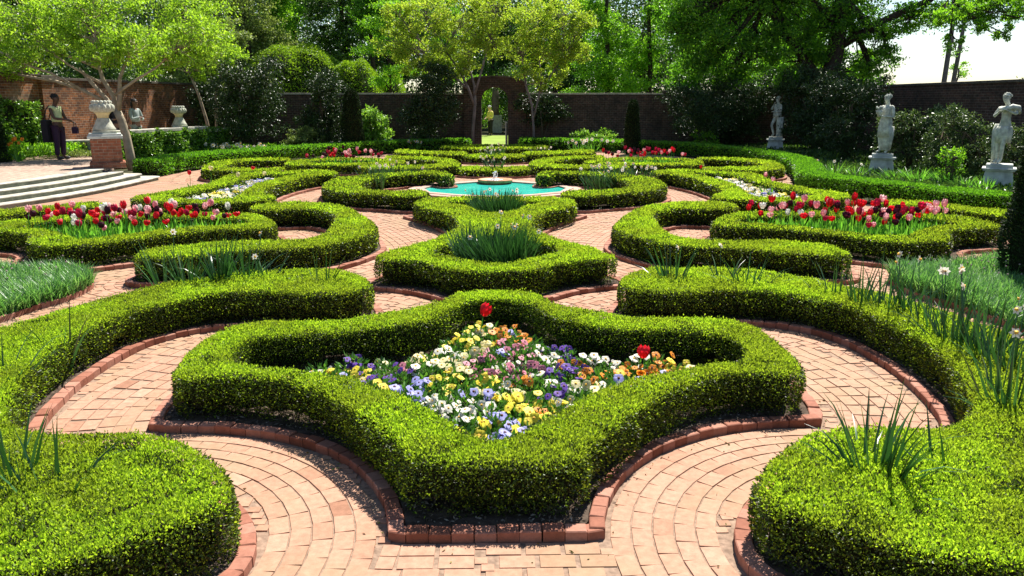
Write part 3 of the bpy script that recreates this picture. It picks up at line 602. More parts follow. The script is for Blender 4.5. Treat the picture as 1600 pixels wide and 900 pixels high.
# arch
def archway():
    r=empty('archway',(0,35.2,0)); tag(r,'tall dark brick archway with open round arch in the back wall','archway')
    hw,zs,W,th=.57,1.98,1.32,.5
    inner=[(-hw,-.1)]+[(-hw,zs*.5)]+[(-hw*math.cos(math.pi*i/16),zs+hw*math.sin(math.pi*i/16)) for i in range(17)]+[(hw,zs*.5),(hw,-.1)]
    outer=[(-W,-.1),(-W,zs*.5)]
    for i in range(17):
        x=-hw*math.cos(math.pi*i/16); outer.append((x/hw*W, min(3.0, 2.35+ .62*math.sin(math.pi*i/16)**.45)))
    outer+= [(W,zs*.5),(W,-.1)]; n=len(inner); vs=[];fs=[]
    for y in (-th/2,th/2):
        vs+=[(x,y,z) for x,z in inner]+[(x,y,z) for x,z in outer]
    for i in range(n-1):
        fs.append((i,i+1,n+i+1,n+i)); fs.append((2*n+i,3*n+i,3*n+i+1,2*n+i+1)); fs.append((i,2*n+i,2*n+i+1,i+1)); fs.append((n+i,n+i+1,3*n+i+1,3*n+i))
    MB().add(vs,fs).build('brickwork',M['wallB'],r)
    mb=MB()
    for i in range(26):   # ring of voussoirs standing proud
        a=math.pi*(i+.5)/26; ra=hw+.13; mb.box((-ra*math.cos(a),-th/2-.012,zs+ra*math.sin(a)),(.01,.03,.01)) if False else None
        c,s=math.cos(math.pi-a),math.sin(math.pi-a); q=[]
        for rr,da in ((hw+.004,-.055),(hw+.004,.055),(hw+.25,.052),(hw+.25,-.052)):
            q.append((rr*math.cos(math.pi-a+da),zs+rr*math.sin(math.pi-a+da)))
        vs=[(x,-th/2-.02,z) for x,z in q]+[(x,-th/2+.02,z) for x,z in q]
        mb.add(vs,[(0,1,2,3),(0,4,5,1),(1,5,6,2),(2,6,7,3),(3,7,4,0)],0,False,random.random())
    mb.build('arch_ring',M['wallB'],r)
    mb=MB(); pts=outer[2:-2]
    for i in range(len(pts)-1):
        (x0,z0),(x1,z1)=pts[i],pts[i+1]; a=math.atan2(z1-z0,x1-x0); L=math.hypot(x1-x0,z1-z0)
        c,s=math.cos(a),math.sin(a); q=[(x0-.002*c,z0),(x1+.002*c,z1),(x1-.06*s,z1+.06*c),(x0-.06*s,z0+.06*c)]
        vs=[(x,-th/2-.05,z) for x,z in q]+[(x,th/2+.05,z) for x,z in q]; mb.add(vs,[(0,1,2,3),(7,6,5,4),(0,4,5,1),(1,5,6,2),(2,6,7,3),(3,7,4,0)])
    mb.build('coping',M['copd'],r)
archway()
M['iron']=plain('painted_iron',(.03,.03,.03),.45,.2,10,.5)
M['white']=plain('white_paint',(.75,.75,.7),.5,.06,10,.4)
g=empty('garden_gate',(.53,35.5,0)); tag(g,'open iron garden gate seen edge on inside the archway','gate')
mb=MB(); mb.box((0,.02,.55),(.05,.05,1.0)); mb.box((-.02,.9,.55),(.05,.05,1.0)); mb.box((-.01,.46,1.03),(.03,.84,.03)); mb.box((-.01,.46,.12),(.03,.84,.03))
for i in range(7): mb.tube([(-.01,.12+i*.11,.12),(-.01,.12+i*.11,1.1)],.009,5)
mb.build('frame',M['iron'],g)
MB().box((-.055,.0,.58),(.035,.03,1.02)).build('stile',M['white'],g)
MB().tube([(-.04,.9,.62),(-.1,.9,.62),(-.1,.85,.62)],.008,5).build('handle',M['iron'],g)

# ------------------------------------------------------------------ terrace, steps, pier with urn, ivy wall
M['step']=plain('step_stone',(.38,.36,.30),.75,.5,4.5,.25,.006)
M['riser']=plain('step_riser_moss_shade',(.20,.21,.155),.9,.35,6,.1,.01)  # moss tone plus painted shade on the camera-facing step fronts
M['flag']=brickmat('terrace_paving',(.42,.30,.23),(.36,.27,.21),(.3,.25,.2),(.25,.2,.16))
st=empty('stone_steps',(-9.5,18,0)); tag(st,'four wide curved stone steps leading up to the terrace on the left','steps')
for k in range(4):
    z0,z1=.0905*k-(.02 if k==0 else 0),.0905*(k+1); e=[]; dx=-.35*k; ye=21.15-.28*k
    for i in range(30):
        y=9+(ye-.35-9)*i/29; e.append((-8.62+dx*.95-.058*(max(0,18.9-y))**2*.8,y))
    ex=e[-1][0]
    for i in range(1,7): a=math.pi/2*i/6; e.append((ex-.3*(1-math.cos(a)),ye-.35+.35*math.sin(a)))
    e.append((-13.0,ye)); e.append((-13.0,9)); e=[p for p in e if p[0]>-13.05]
    P=np.array(e)-[-9.5,18]; o=poly_prism('tread',P,z1-.016,z1,M['step'],st)
    Pi=P.copy(); Pi[:,0]-=.03; Pi[:,1]-=.03; poly_prism('riser',Pi,z0,z1-.0162,M['riser'],st)
tag(poly_prism('terrace',np.array([(-10.1,20.3),(-10.6,22.5),(-11.5,24.6),(-11.35,27),(-10.4,31.0),(-13.1,31.0),(-14.0,25.2),(-15.6,14),(-15.6,9.0),(-11.6,9.0),(-10.3,14),(-10.05,18)]),-.02,.364,M['flag']),kind='structure')
pier=empty('brick_pier',(-9.84,20.75,.36),rad(25)); tag(pier,'square brick pier with stone cap carrying the big urn at the top of the steps','pier')
MB().box((0,0,.06),(.82,.82,.16),0,0,.03).build('base',M['pierb'],pier)
MB().box((0,0,.42),(.69,.69,.58)).build('shaft',M['pierb'],pier)
mb=MB(); mb.box((0,0,.75),(.80,.80,.075),0,0,.012); mb.box((0,0,.81),(.74,.74,.05),0,0,.01); mb.build('cap',M['limestone'],pier)
M['urns']=plain('urn_stone',(.40,.40,.32),.85,.28,9,.2,.008)
M['urnbowl']=plain('urn_ochre',(.55,.47,.26),.8,.2,6,.2,.005)
def urn(loc,s,label):
    u=empty('garden_urn',loc,rad(25)); u.scale=(s,s,s); tag(u,label,'urn','stone urns on the terrace wall')
    mb=MB(); mb.box((0,0,.04),(.62,.62,.08),0,0,.01); mb.lathe([(.31,.08),(.30,.14),(.25,.22),(.20,.34),(.16,.41),(.15,.43)],24); mb.build('foot',M['urns'],u)
    MB().lathe([(.15,.43),(.155,.49),(.19,.55),(.23,.59)],24).build('neck',M['urnbowl'],u)
    mb=MB(); mb.lathe([(.23,.59),(.28,.62),(.30,.69),(.28,.80),(.24,.86),(.2,.84)],24)
    for k in range(14):
        a=k*2*math.pi/14; mb.ball((.28*math.cos(a),.28*math.sin(a),.71),.07,7,0,(.8,.8,1.5)); mb.ball((.22*math.cos(a+.2),.22*math.sin(a+.2),.86),.06,6)
    mb.build('bowl',M['urns'],u); return u
urn((-9.84,20.75,1.195),.88,'large carved stone urn on the brick pier beside the steps')
M['ivy']=leafmat('ivy_leaf',[(.03,.08,.008),(.07,.17,.015),(.13,.27,.03),(.22,.36,.05)],.3,1.5,.3,.5)
def leafblock(name,label,cat,x0,x1,y0,y1,z0,z1,dens,L,mat,group=None,rz=0,loc=(0,0,0),body=True):
    o=empty(name,(loc[0],loc[1],loc[2]),rz); tag(o,label,cat,group)
    Ps=[];Ds=[]
    for ax,sgn,(a0,a1),(b0,b1) in ((0,1,(y0,y1),(z0,z1)),(0,-1,(y0,y1),(z0,z1)),(1,1,(x0,x1),(z0,z1)),(1,-1,(x0,x1),(z0,z1)),(2,1,(x0,x1),(y0,y1))):
        n=int((a1-a0)*(b1-b0)*dens); A=a0+RNG.random(n)*(a1-a0); Bq=b0+RNG.random(n)*(b1-b0); dd=RNG.random(n)**1.5*.09; nrm=[0,0,0]; nrm[ax]=sgn; wv=.05*np.sin(A*4+Bq*3)+.04*np.sin(A*9-Bq*7)
        c={(0,1):x1,(0,-1):x0,(1,1):y1,(1,-1):y0,(2,1):z1}[(ax,sgn)]+sgn*(wv-dd); o3=[0,1,2]; o3.remove(ax); P=np.zeros((n,3)); P[:,ax]=c; P[:,o3[0]]=A; P[:,o3[1]]=Bq
        D=RNG.normal(size=(n,3))*.5+np.array(nrm)*.6; D[:,2]-=.25; Ps.append(P); Ds.append(unit(D))
    P=np.vstack(Ps); D=np.vstack(Ds); link('foliage',leaf_mesh('foliage',P,D,L*(.6+.8*RNG.random(len(P))),L*.7,mat),o)
    if body: MB().box(((x0+x1)/2,(y0+y1)/2,(z0+z1)/2-.03),(x1-x0-.16,y1-y0-.16,z1-z0-.08)).build('inner_core',M['core'],o)
    return o
# retaining wall covered in ivy with its stone coping, running back from the pier
ia=math.atan2(5.9,1.45); 
leafblock('ivy_covered_wall','low wall overgrown with glossy ivy right of the crepe myrtle trunk','wall',0,6.1,-.26,.26,0,1.0,1300,.08,M['ivy'],None,ia,(-11.6,24.6,0))
cp=empty('balustrade_coping',(-11.6,24.6,0),ia); tag(cp,'long pale stone slab along the top of the ivy covered wall','stone coping')
mb=MB(); 
for i in range(4): mb.box((.62+i*1.22,0,1.06),(1.21,.42,.10),0,0,.01)
mb.build('slab',M['step'],cp)
mb=MB(); mb.box((5.75,-.02,.95),(1.6,.40,.10),0,0,.01); mb.build('lower_slab',M['step'],cp)
urn((-10.78,28.15,1.11),.78,'small stone urn with mossy flowers at the far end of the coping')
bench=empty('stone_bench',(-12.75,24.9,.364),rad(20)); tag(bench,'small pale stone bench against the orange wall behind the standing visitor','bench')
MB().box((0,0,.44),(1.25,.42,.07),0,0,.012).build('seat',M['step'],bench)
for sx in (-.4,.4): o=MB().lathe([(.13,0),(.12,.06),(.08,.14),(.09,.26),(.13,.36),(.14,.405)],10,(0,0,0),sx=.8,sy=1.2).build('leg',M['urns'],bench); o.location=(sx,0,0)
leafblock('ivy_panel','square cut panel of ivy on the orange wall at the far left','ivy',-.05,.26,-7.5,-.3,.36,1.98,700,.09,M['ivy'],None,math.atan2(1.6,11.4)*-1,(-13.95,25.4,0))
# ------------------------------------------------------------------ trees and shrubs
def sx(px,Y,z=0): return (px-773)*(Y*.9736+.2277*(2-z)+.0)/1250.0
def zt(py,Y): # height of something at distance Y seen at photo row py
    return 2.0-(py-157)*(Y*.9736+.2277*(2-0))/1250.0*1.0272 if False else 2.0+(157-py)*Y/ (1250.0*1.03)
M['lime']=leafmat('lime_leaf',[(.08,.14,.02),(.17,.30,.02),(.26,.42,.03),(.34,.47,.06)],.45,1.8,.5,.3)
M['lime2']=leafmat('yellow_green_leaf',[(.14,.22,.02),(.22,.32,.03),(.30,.40,.045),(.26,.27,.06)],.48,1.9,.5,.3)
M['mid']=leafmat('fresh_leaf',[(.06,.15,.012),(.11,.26,.018),(.17,.36,.02),(.24,.43,.03)],.45,1.8,.45,.35)
M['oak']=leafmat('oak_leaf',[(.03,.09,.010),(.06,.17,.014),(.11,.26,.018),(.18,.36,.02)],.48,2.0,.42,.35)
M['olive']=leafmat('olive_leaf',[(.08,.12,.03),(.14,.20,.05),(.21,.28,.08),(.28,.34,.12)],.35,1.4,.5,.3)
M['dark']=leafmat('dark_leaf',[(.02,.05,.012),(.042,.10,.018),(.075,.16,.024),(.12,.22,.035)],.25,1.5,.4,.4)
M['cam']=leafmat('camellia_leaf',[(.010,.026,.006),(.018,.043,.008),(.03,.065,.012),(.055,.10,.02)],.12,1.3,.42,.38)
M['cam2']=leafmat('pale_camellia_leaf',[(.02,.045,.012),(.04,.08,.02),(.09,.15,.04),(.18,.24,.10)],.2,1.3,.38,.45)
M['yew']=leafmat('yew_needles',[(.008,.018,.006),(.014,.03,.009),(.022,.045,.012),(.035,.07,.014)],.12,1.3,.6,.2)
M['bright']=leafmat('broad_pale_leaf',[(.10,.22,.02),(.17,.33,.035),(.24,.42,.06),(.30,.45,.12)],.4,1.5,.4,.4)
M['greybark']=plain('grey_bark',(.17,.14,.13),.9,.3,6,.1)
def clump_leaves(clumps, n, L, rng, sub=12, spread=.26, flat=.75, up=.2, droop=0):
    vol=np.array([c[3]*c[4]*c[5] for c in clumps])**(2/3); cnt=(vol/vol.sum()*n).astype(int); Ps=[];Ds=[];subs=[]
    for c,m in zip(clumps,cnt):
        k=max(6,int(sub*2.6*(c[3]/1.5)**1.3)); u=unit(rng.normal(size=(k,3))); rr=rng.random(k)**.33; u=u*np.clip(rr,.45,1)[:,None]*np.array(c[3:6])*.88
        ctr=np.array(c[:3])+u; subs.append(ctr); wgt=rng.random(k)+.35; wgt/=wgt.sum(); w=rng.choice(k,m,p=wgt)
        sg=(spread*.62*(.5+1.0*rng.random(k)))[w][:,None]*np.array([c[3],c[4],max(c[5],c[3]*.5)*flat]); P=ctr[w]+rng.normal(size=(m,3))*sg
        D=(P-ctr[w])/np.maximum(sg,1e-3)*.35+rng.normal(size=(m,3))*.7; D[:,2]+=up-droop; Ps.append(P);Ds.append(unit(D))
    return np.vstack(Ps),np.vstack(Ds),subs
def limb(mb,a,b,ra,rb,rng,n=7,wob=.06,sag=0):
    a=np.array(a,float);b=np.array(b,float);L=np.linalg.norm(b-a);pts=[]
    o=rng.normal(size=3)*wob*L; o2=rng.normal(size=3)*wob*.4*L
    for i in range(n+1):
        t=i/n; p=a+(b-a)*t+o*math.sin(math.pi*t)+o2*math.sin(2*math.pi*t); p[2]+=sag*L*math.sin(math.pi*t); pts.append(tuple(p))
    mb.tube(pts,[ra+(rb-ra)*(i/n)**.8 for i in range(n+1)],7 if ra>.05 else 4,caps=False); return pts
def tree(name,label,cat,base,stems,clumps,n,L,mat,bark,group=None,sub=12,spread=.26,twigs=True,seed=1,droop=0,r0=.12,up=.2,tr=.03):
    """stems: list of (points, r_bottom, r_top) relative to base; clumps relative to base"""
    rng=np.random.default_rng(seed); o=empty(name,base); tag(o,label,cat,group)
    mb=MB(); tips=[]
    for pts,ra,rb in stems:
        P=spline(pts,.3,closed=False) if len(pts)>2 and len(pts[0])==3 and False else np.array(pts,float)
        m=len(P); mb.tube([tuple(p) for p in P],[ra+(rb-ra)*(i/max(1,m-1)) for i in range(m)],10); tips.append((P,rb))
    Pl,Dl,subs=clump_leaves(clumps,n,L,rng,sub,spread,up=up,droop=droop)
    if twigs:
        for c,sb in zip(clumps,subs):
            cc=np.array(c[:3]); best=min(((np.linalg.norm(P[i]-cc)+(.0 if i>len(P)*.5 else 1.5),P[i],rb) for P,rb in tips for i in range(len(P))),key=lambda t:t[0])
            mid=limb(mb,best[1],cc,best[2]*.8,max(tr,best[2]*.3),rng,6,.07)
            for q in sb[:(30 if cat=='tree' and n>15000 and base[1]<36 else 9)]: 
                k=rng.integers(2,len(mid)); limb(mb,mid[k],q,tr*.8,tr*.2,rng,4,.08)
    mb.build('trunk',bark,o)
    link('crown',leaf_mesh('crown',Pl,Dl,L*(.6+.8*rng.random(len(Pl))),L*.6,mat,rng),o); return o
R_=np.random.default_rng(77)
def curve3(*p): return [tuple(x) for x in p]
# crepe myrtle leaning beside the pier
Yc=24.1; bx=sx(212,Yc)
tree('crepe_myrtle','lime green crepe myrtle with bare forked trunk beside the brick pier','tree',(bx,Yc,0),
 [([(0,0,0),(-.03,0,.5),(-.08,0,1.0),(-.17,0,1.45),(-.28,.0,1.75)],.135,.11),([(-.28,0,1.7),(-.55,.1,2.0),(-.95,.1,2.5),(-1.3,.2,2.9)],.075,.045),([(-.28,0,1.7),(-.34,.05,2.1),(-.62,.1,2.6),(-.7,.1,3.1)],.08,.05),
  ([(-.24,0,1.65),(-.1,-.1,2.1),(-.05,-.1,2.6),(.15,0,3.1)],.075,.04),([(-.2,-.1,2.15),(.1,-.2,2.35),(.5,-.2,2.6),(1.0,-.1,2.9)],.05,.03),([(-.6,.1,1.95),(-1.2,0,2.3),(-2.0,.1,2.55),(-2.9,.1,2.7),(-3.6,.1,2.9)],.055,.03),([(-1.2,0,2.3),(-1.9,-.2,2.75),(-2.7,-.3,3.05),(-3.5,-.3,3.5)],.04,.02),([(-.7,.1,2.5),(-1.5,0,3.0),(-2.3,0,3.6)],.04,.02),([(-.7,.1,2.9),(-1.4,.2,3.2),(-2.2,.2,3.4)],.045,.03)],
 [(-3.0,.2,3.15,1.2,1.2,.45),(-1.9,0,3.7,1.1,1.2,.6),(-.8,.3,3.9,1.2,1.3,.8),(.4,0,3.6,1.2,1.2,.7),(1.6,.2,3.5,1.1,1.2,.7),(2.3,.5,3.9,.9,1.1,.75),(-2.6,.3,4.5,1.3,1.3,.5),(-.6,.3,4.8,1.4,1.4,.5),(-.4,-.4,3.15,.9,.9,.3),(-3.7,.3,3.9,1,1,.6),(-3.6,.2,2.75,.8,.9,.3)],
 25000,.088,M['lime'],M['crepebark'],'crepe myrtles of the garden',sub=20,spread=.17,seed=3,tr=.022)
Yc=31.0; bx=sx(335,Yc)
tree('crepe_myrtle','lime green crepe myrtle with thin pale trunks by the left corner shrubs','tree',(bx,Yc,0),
 [([(0,0,0),(-.1,0,1.2),(-.35,0,2.3),(-.6,0,3.0)],.07,.04),([(.1,0,0),(.25,0,1.2),(.3,0,2.2),(.6,0,3.0)],.06,.04)],
 [(-1.2,0,4.0,1.3,1.3,.9),(.2,0,4.1,1.2,1.3,.9),(.9,0,3.4,.8,.9,.7),(-1.9,0,3.3,.9,1,.6),(-.5,0,5.2,1.8,1.4,.9),(-.2,0,3.1,.6,.6,.5)],
 12000,.095,M['lime'],M['crepebark'],'crepe myrtles of the garden',sub=16,spread=.2,seed=4,tr=.02)
Yc=33.8; bx=sx(738,Yc)
tree('crepe_myrtle','yellow green crepe myrtle spreading over the left half of the archway','tree',(bx,Yc,0),
 [([(0,0,0),(.03,0,.9),(.12,0,1.9),(.10,0,2.6),(-.1,0,3.3)],.075,.045),([(.10,0,1.8),(-.2,0,2.6),(-.55,0,3.3),(-1.1,0,4.0)],.06,.03),([(.1,0,2.2),(.35,0,3.0),(.6,0,3.9)],.06,.03),([(-.2,0,2.5),(-.8,.1,3.0),(-1.5,.1,3.6)],.045,.025)],
 [(-2.3,0,4.2,1.1,1.1,.9),(-1.2,0,4.0,1.0,1.1,.8),(-.1,0,3.9,1,1.1,.7),(.9,0,4.4,.9,1.1,.8),(-1.8,0,5.4,1.3,1.2,.8),(-.3,0,5.3,1.4,1.2,.9),(.9,0,5.5,1.1,1.2,.8),(-1.0,.2,3.1,.9,.7,.5),(-2.6,.2,3.4,.6,.7,.5),(-3.2,.2,4.4,.9,.9,.8),(-2.9,.1,5.4,.9,.9,.7),(-1.9,.2,3.2,.7,.7,.5),(-.3,-.1,3.25,.6,.6,.35),(.2,0,4.6,.8,.8,.6)],
 23000,.092,M['lime2'],M['greybark'],'crepe myrtles of the garden',sub=18,spread=.17,seed=5,tr=.022)
Yc=34.0; bx=sx(834,Yc)
tree('crepe_myrtle','yellow green crepe myrtle with pale bent stems right of the archway','tree',(bx,Yc,0),
 [([(0,0,0),(-.02,0,.9),(-.1,0,1.8),(-.35,0,2.6),(-.45,0,3.3)],.06,.04),([(-.05,0,1.2),(.15,0,2.0),(.3,0,2.8),(.2,0,3.5)],.045,.03),([(.25,0,2.3),(.6,0,2.9),(1.1,0,3.6)],.045,.03)],
 [(-.6,0,4.0,.9,1.0,.8),(.4,0,4.1,1.0,1.1,.9),(1.3,0,4.3,.9,1,.9),(0,0,5.3,1.2,1.1,.9),(1.2,0,5.4,1.0,1.0,.8),(.9,.1,3.2,.7,.7,.6),(-.3,-.1,3.1,.7,.6,.4),(1.8,.1,3.9,.8,.8,.6),(2.0,.1,5.0,.8,.8,.7),(.3,-.1,2.7,.5,.5,.35)],
 17000,.092,M['lime2'],M['greybark'],'crepe myrtles of the garden',sub=18,spread=.17,seed=6,tr=.022)
# great oak leaning over the right corner
Yo=33.0; bx=sx(1292,Yo)
tree('oak_tree','huge dark trunked tree spreading fresh green foliage over the right corner','tree',(bx,Yo,0),
 [([(0,0,0),(-.1,0,1.5),(-.1,0,2.6),(.1,0,4.0),(.2,0,6.0),(.3,0,8.5)],.42,.26),([(-.1,0,2.0),(-.8,0,3.2),(-1.9,0,4.6),(-2.8,0,6.0)],.24,.14),([(.1,0,4.0),(1.6,-.5,5.0),(3.5,-.8,5.9),(5.5,-1,6.3)],.16,.07),([(.1,0,4.8),(-1.2,-.6,5.8),(-3.2,-.8,6.3)],.14,.08)],
 [(-4.6,0,4.2,1.7,1.7,1.0),(-3.3,.3,3.5,1.4,1.5,.7),(-2.0,-.3,4.3,1.6,1.6,.9),(-5.6,.4,5.6,1.6,1.8,1.1),(-3.6,0,5.8,1.9,1.8,1.1),(-1.4,0,5.8,1.7,1.8,1.0),(.7,.5,5.6,1.6,1.7,1.0),(1.4,-.3,4.6,1.2,1.3,.6),(2.2,0,3.7,1.0,1.2,.5),(3.0,0,5.2,1.5,1.6,.7),(4.6,-.5,5.2,1.5,1.5,.6),(1.7,.2,3.2,.7,.9,.35),(5.9,-.8,5.5,1.3,1.4,.6),(0,.5,3.7,1.1,1.2,.5),(-.9,0,7.8,3,3,1.3),(3,0,7.6,3,3,1.2),(-4.5,0,7.6,2.6,2.6,1.2),(6.5,0,6.9,2,2,.9),(-5.2,.2,3.3,1.1,1.3,.6),(-4.2,.4,2.9,1.0,1.2,.5),(-1.2,.4,3.6,1.3,1.4,.6),(-.6,0,4.7,1.3,1.4,.8),(.6,.4,3.2,.9,1.1,.45),(-6.2,.4,4.6,1.2,1.3,.8),(0,0,10.2,4.2,4.2,1.4),(-3,1,9.6,3.4,3.4,1.3)],
 125000,.11,M['oak'],M['bark'],'tall trees round the garden',sub=20,spread=.19,seed=7,tr=.04)
Yq=24.0
tree('sweetgum_tree','tree reaching bright leaf sprays in from the upper right edge','tree',(sx(1640,Yq),Yq,0),
 [([(0,0,0),(.1,0,2.5),(.2,0,5.0),(.1,0,7.0)],.18,.09),([(.2,0,4.2),(-.8,.2,4.8),(-2.0,.3,5.0),(-3.2,.3,4.9)],.06,.02)],
 [(-.8,.2,4.9,.9,.9,.35),(-2.0,.3,4.95,.8,.8,.3),(-1.2,.2,4.35,.5,.6,.3),(-2.9,.3,4.6,.7,.7,.3),(-2.4,.2,4.1,.35,.4,.25),(-3.6,.2,4.3,.45,.5,.3),(-3.1,.1,3.75,.3,.3,.25),(-1.6,.1,3.9,.3,.35,.3),(.3,0,5.2,1.2,1.2,.6),(-.2,.2,4.1,.5,.6,.3)],
 10500,.085,M['mid'],M['bark'],'tall trees round the garden',sub=14,spread=.2,seed=8,tr=.02)
# trees beyond the walls
def far_tree(px,Y,top,r,mat,label,n,L=.14,bark='bark',low=1.6,seed=0,dens=1,name='tall_tree',asp=1.0):
    x=sx(px,Y); rng=np.random.default_rng(100+seed); cl=[]; H_=top; k=int(7+r*1.8)
    for i in range(k):
        z=low+(H_-low)*(i+.5)/k; t=(z-low)/(H_-low); rr=r*(.55+.45*math.sin(math.pi*min(1,t*1.05+.12)))
        a=rng.random()*6.28; q=rng.random()**.6*rr*.62; cl.append((q*math.cos(a),q*math.sin(a),z,rr*.52*asp,rr*.52,rr*.33))
    cl.append((0,0,H_-.3*r,r*.45,r*.45,r*.35))
    n=int(n*1.75); tree(name,label,'tree',(x,Y,0),[([(0,0,0),(.1,0,H_*.35),(-.1,0,H_*.65),(0,0,H_*.92)],.10+.03*r,.05)],cl,int(n*dens),L,M[mat],M[bark],'trees beyond the garden walls',sub=16,spread=.2,seed=seed+40,tr=.03)
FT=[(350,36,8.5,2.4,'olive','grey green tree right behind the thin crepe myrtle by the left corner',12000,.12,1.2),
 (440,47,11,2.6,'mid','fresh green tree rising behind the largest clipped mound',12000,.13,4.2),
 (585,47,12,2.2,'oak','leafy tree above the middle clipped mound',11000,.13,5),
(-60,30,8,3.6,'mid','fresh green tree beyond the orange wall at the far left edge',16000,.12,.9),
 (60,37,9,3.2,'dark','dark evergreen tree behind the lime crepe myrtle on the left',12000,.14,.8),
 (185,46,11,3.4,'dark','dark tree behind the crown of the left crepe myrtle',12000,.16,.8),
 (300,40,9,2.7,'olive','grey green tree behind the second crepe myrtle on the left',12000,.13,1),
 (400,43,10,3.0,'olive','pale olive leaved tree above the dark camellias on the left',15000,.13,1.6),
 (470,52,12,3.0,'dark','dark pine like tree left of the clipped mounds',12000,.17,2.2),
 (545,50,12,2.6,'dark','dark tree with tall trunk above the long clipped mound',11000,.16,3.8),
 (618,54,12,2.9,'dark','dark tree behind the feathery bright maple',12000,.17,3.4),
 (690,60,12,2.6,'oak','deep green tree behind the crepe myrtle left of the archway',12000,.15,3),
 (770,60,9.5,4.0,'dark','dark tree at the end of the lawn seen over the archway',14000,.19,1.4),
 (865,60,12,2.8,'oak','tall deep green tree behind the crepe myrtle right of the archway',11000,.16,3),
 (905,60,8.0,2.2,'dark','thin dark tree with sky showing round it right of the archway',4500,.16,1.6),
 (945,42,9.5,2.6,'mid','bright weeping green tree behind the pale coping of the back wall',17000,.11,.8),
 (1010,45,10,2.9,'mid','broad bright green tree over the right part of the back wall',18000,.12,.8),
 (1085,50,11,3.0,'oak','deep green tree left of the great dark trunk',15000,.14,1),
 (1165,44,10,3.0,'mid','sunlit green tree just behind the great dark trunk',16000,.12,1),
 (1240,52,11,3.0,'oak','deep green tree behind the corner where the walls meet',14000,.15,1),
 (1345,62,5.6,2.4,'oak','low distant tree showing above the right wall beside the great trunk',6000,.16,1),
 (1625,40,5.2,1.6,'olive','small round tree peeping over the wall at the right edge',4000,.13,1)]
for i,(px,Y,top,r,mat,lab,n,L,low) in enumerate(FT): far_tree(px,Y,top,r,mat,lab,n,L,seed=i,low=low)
tree('maple_tree','feathery bright green maple spray between the mounds and the archway','tree',(sx(612,40),40,0),[([(0,0,0),(.05,0,2),(0,0,4),(.1,0,6.5)],.09,.04)],
 [(-.5,-.3,4.35,1.3,.9,.22),(.4,-.2,4.75,1.0,.8,.2),(.5,0,3.4,1.0,.8,.25),(-.4,0,5.6,1.1,.9,.3),(.6,0,6.4,1.2,.9,.3),(-.2,0,2.9,.9,.8,.25)],9000,.10,M['mid'],M['bark'],'trees beyond the garden walls',sub=12,spread=.25,seed=61,up=0)
# far wood closing the gaps behind those trees
def wood():
    rng=np.random.default_rng(9); cl=[]
    for i in range(100):
        x=-64+(i%50)*1.9+rng.normal()*.8; y=(66 if i<50 else 78)+rng.random()*7
        for z in (2,5,8,11): cl.append((x+rng.normal(),y,z+rng.normal()*.8,2.4,2,1.7))
    P,D,_=clump_leaves(cl,230000,.3,rng,12,.5); o=link('far_wood',leaf_mesh('far_wood',P,D,.30*(.6+.8*rng.random(len(P))),.2,M['dark'],rng)); tag(o,'far dark wood behind the trees',kind='stuff')
wood()
for i,(px,Y,lean,r,lab) in enumerate(((1472,60,.25,.24,'straight bare trunk against the white sky above the right wall, left of a pair'),(1487,62,.5,.22,'leaning bare trunk against the white sky above the right wall, right of a pair'))):
    o=tree('bare_tree',lab,'tree',(sx(px-2*i,Y),Y,0),[([(0,0,0),(lean*.3,0,3),(lean*.8,0,6.5),(lean*1.2,0,11)],r*.85,r*.55)],[(lean,0,10.6,1.8,1.8,1.0),(lean+.4,0,5.6+i*.7,.8,.7,.5)] if i==0 else [(lean,0,10.6,1.8,1.8,1.0),(lean,0,4.4,.8,.7,.8)],1700,.16,M['mid'],M['greybark'],'pair of bare trunks beyond the right wall',sub=10,seed=70+i)
# big clipped mounds beyond the back wall
M['mound']=leafmat('mound_leaf',[(.08,.15,.012),(.14,.25,.016),(.20,.33,.02),(.26,.38,.03)],.35,1.6,.5,.3)
def mound(px,Y,top,rx,ry,label,n,seed):
    rng=np.random.default_rng(seed); o=empty('clipped_mound',(sx(px,Y),Y,0)); tag(o,label,'clipped shrub','big clipped shrubs beyond the back wall')
    u=unit(rng.normal(size=(n,3))); u[:,2]=np.abs(u[:,2]); e=np.array([rx,ry,top]); lf=1+.02*np.sin(u[:,0]*9+u[:,1]*5)+.015*np.sin(u[:,2]*11+u[:,0]*13)
    sq=(np.abs(u)**2.6).sum(1)**(-1/2.6); P=u*sq[:,None]*e*lf[:,None]*(1-rng.random(n)[:,None]**2*.02); D=unit(u/e*1.2+rng.normal(size=(n,3))*.35)
    link('foliage',leaf_mesh('foliage',P,D,.10*(.6+.8*rng.random(n)),.06,M['mound'],rng),o)
    mb=MB(); mb.ball((0,0,0),1,20,0,(rx*.93,ry*.93,top*.95)); mb.build('inner_core',M['core'],o)
mound(472,43,4.72,3.1,3.0,'largest pale green clipped mound beyond the back wall',26000,81)
mound(560,42,3.92,1.55,1.8,'middle clipped mound stepping down towards the archway',13000,82)
mound(614,43,3.4,.8,1.2,'smallest dark clipped mound farthest right in the row',5000,84)
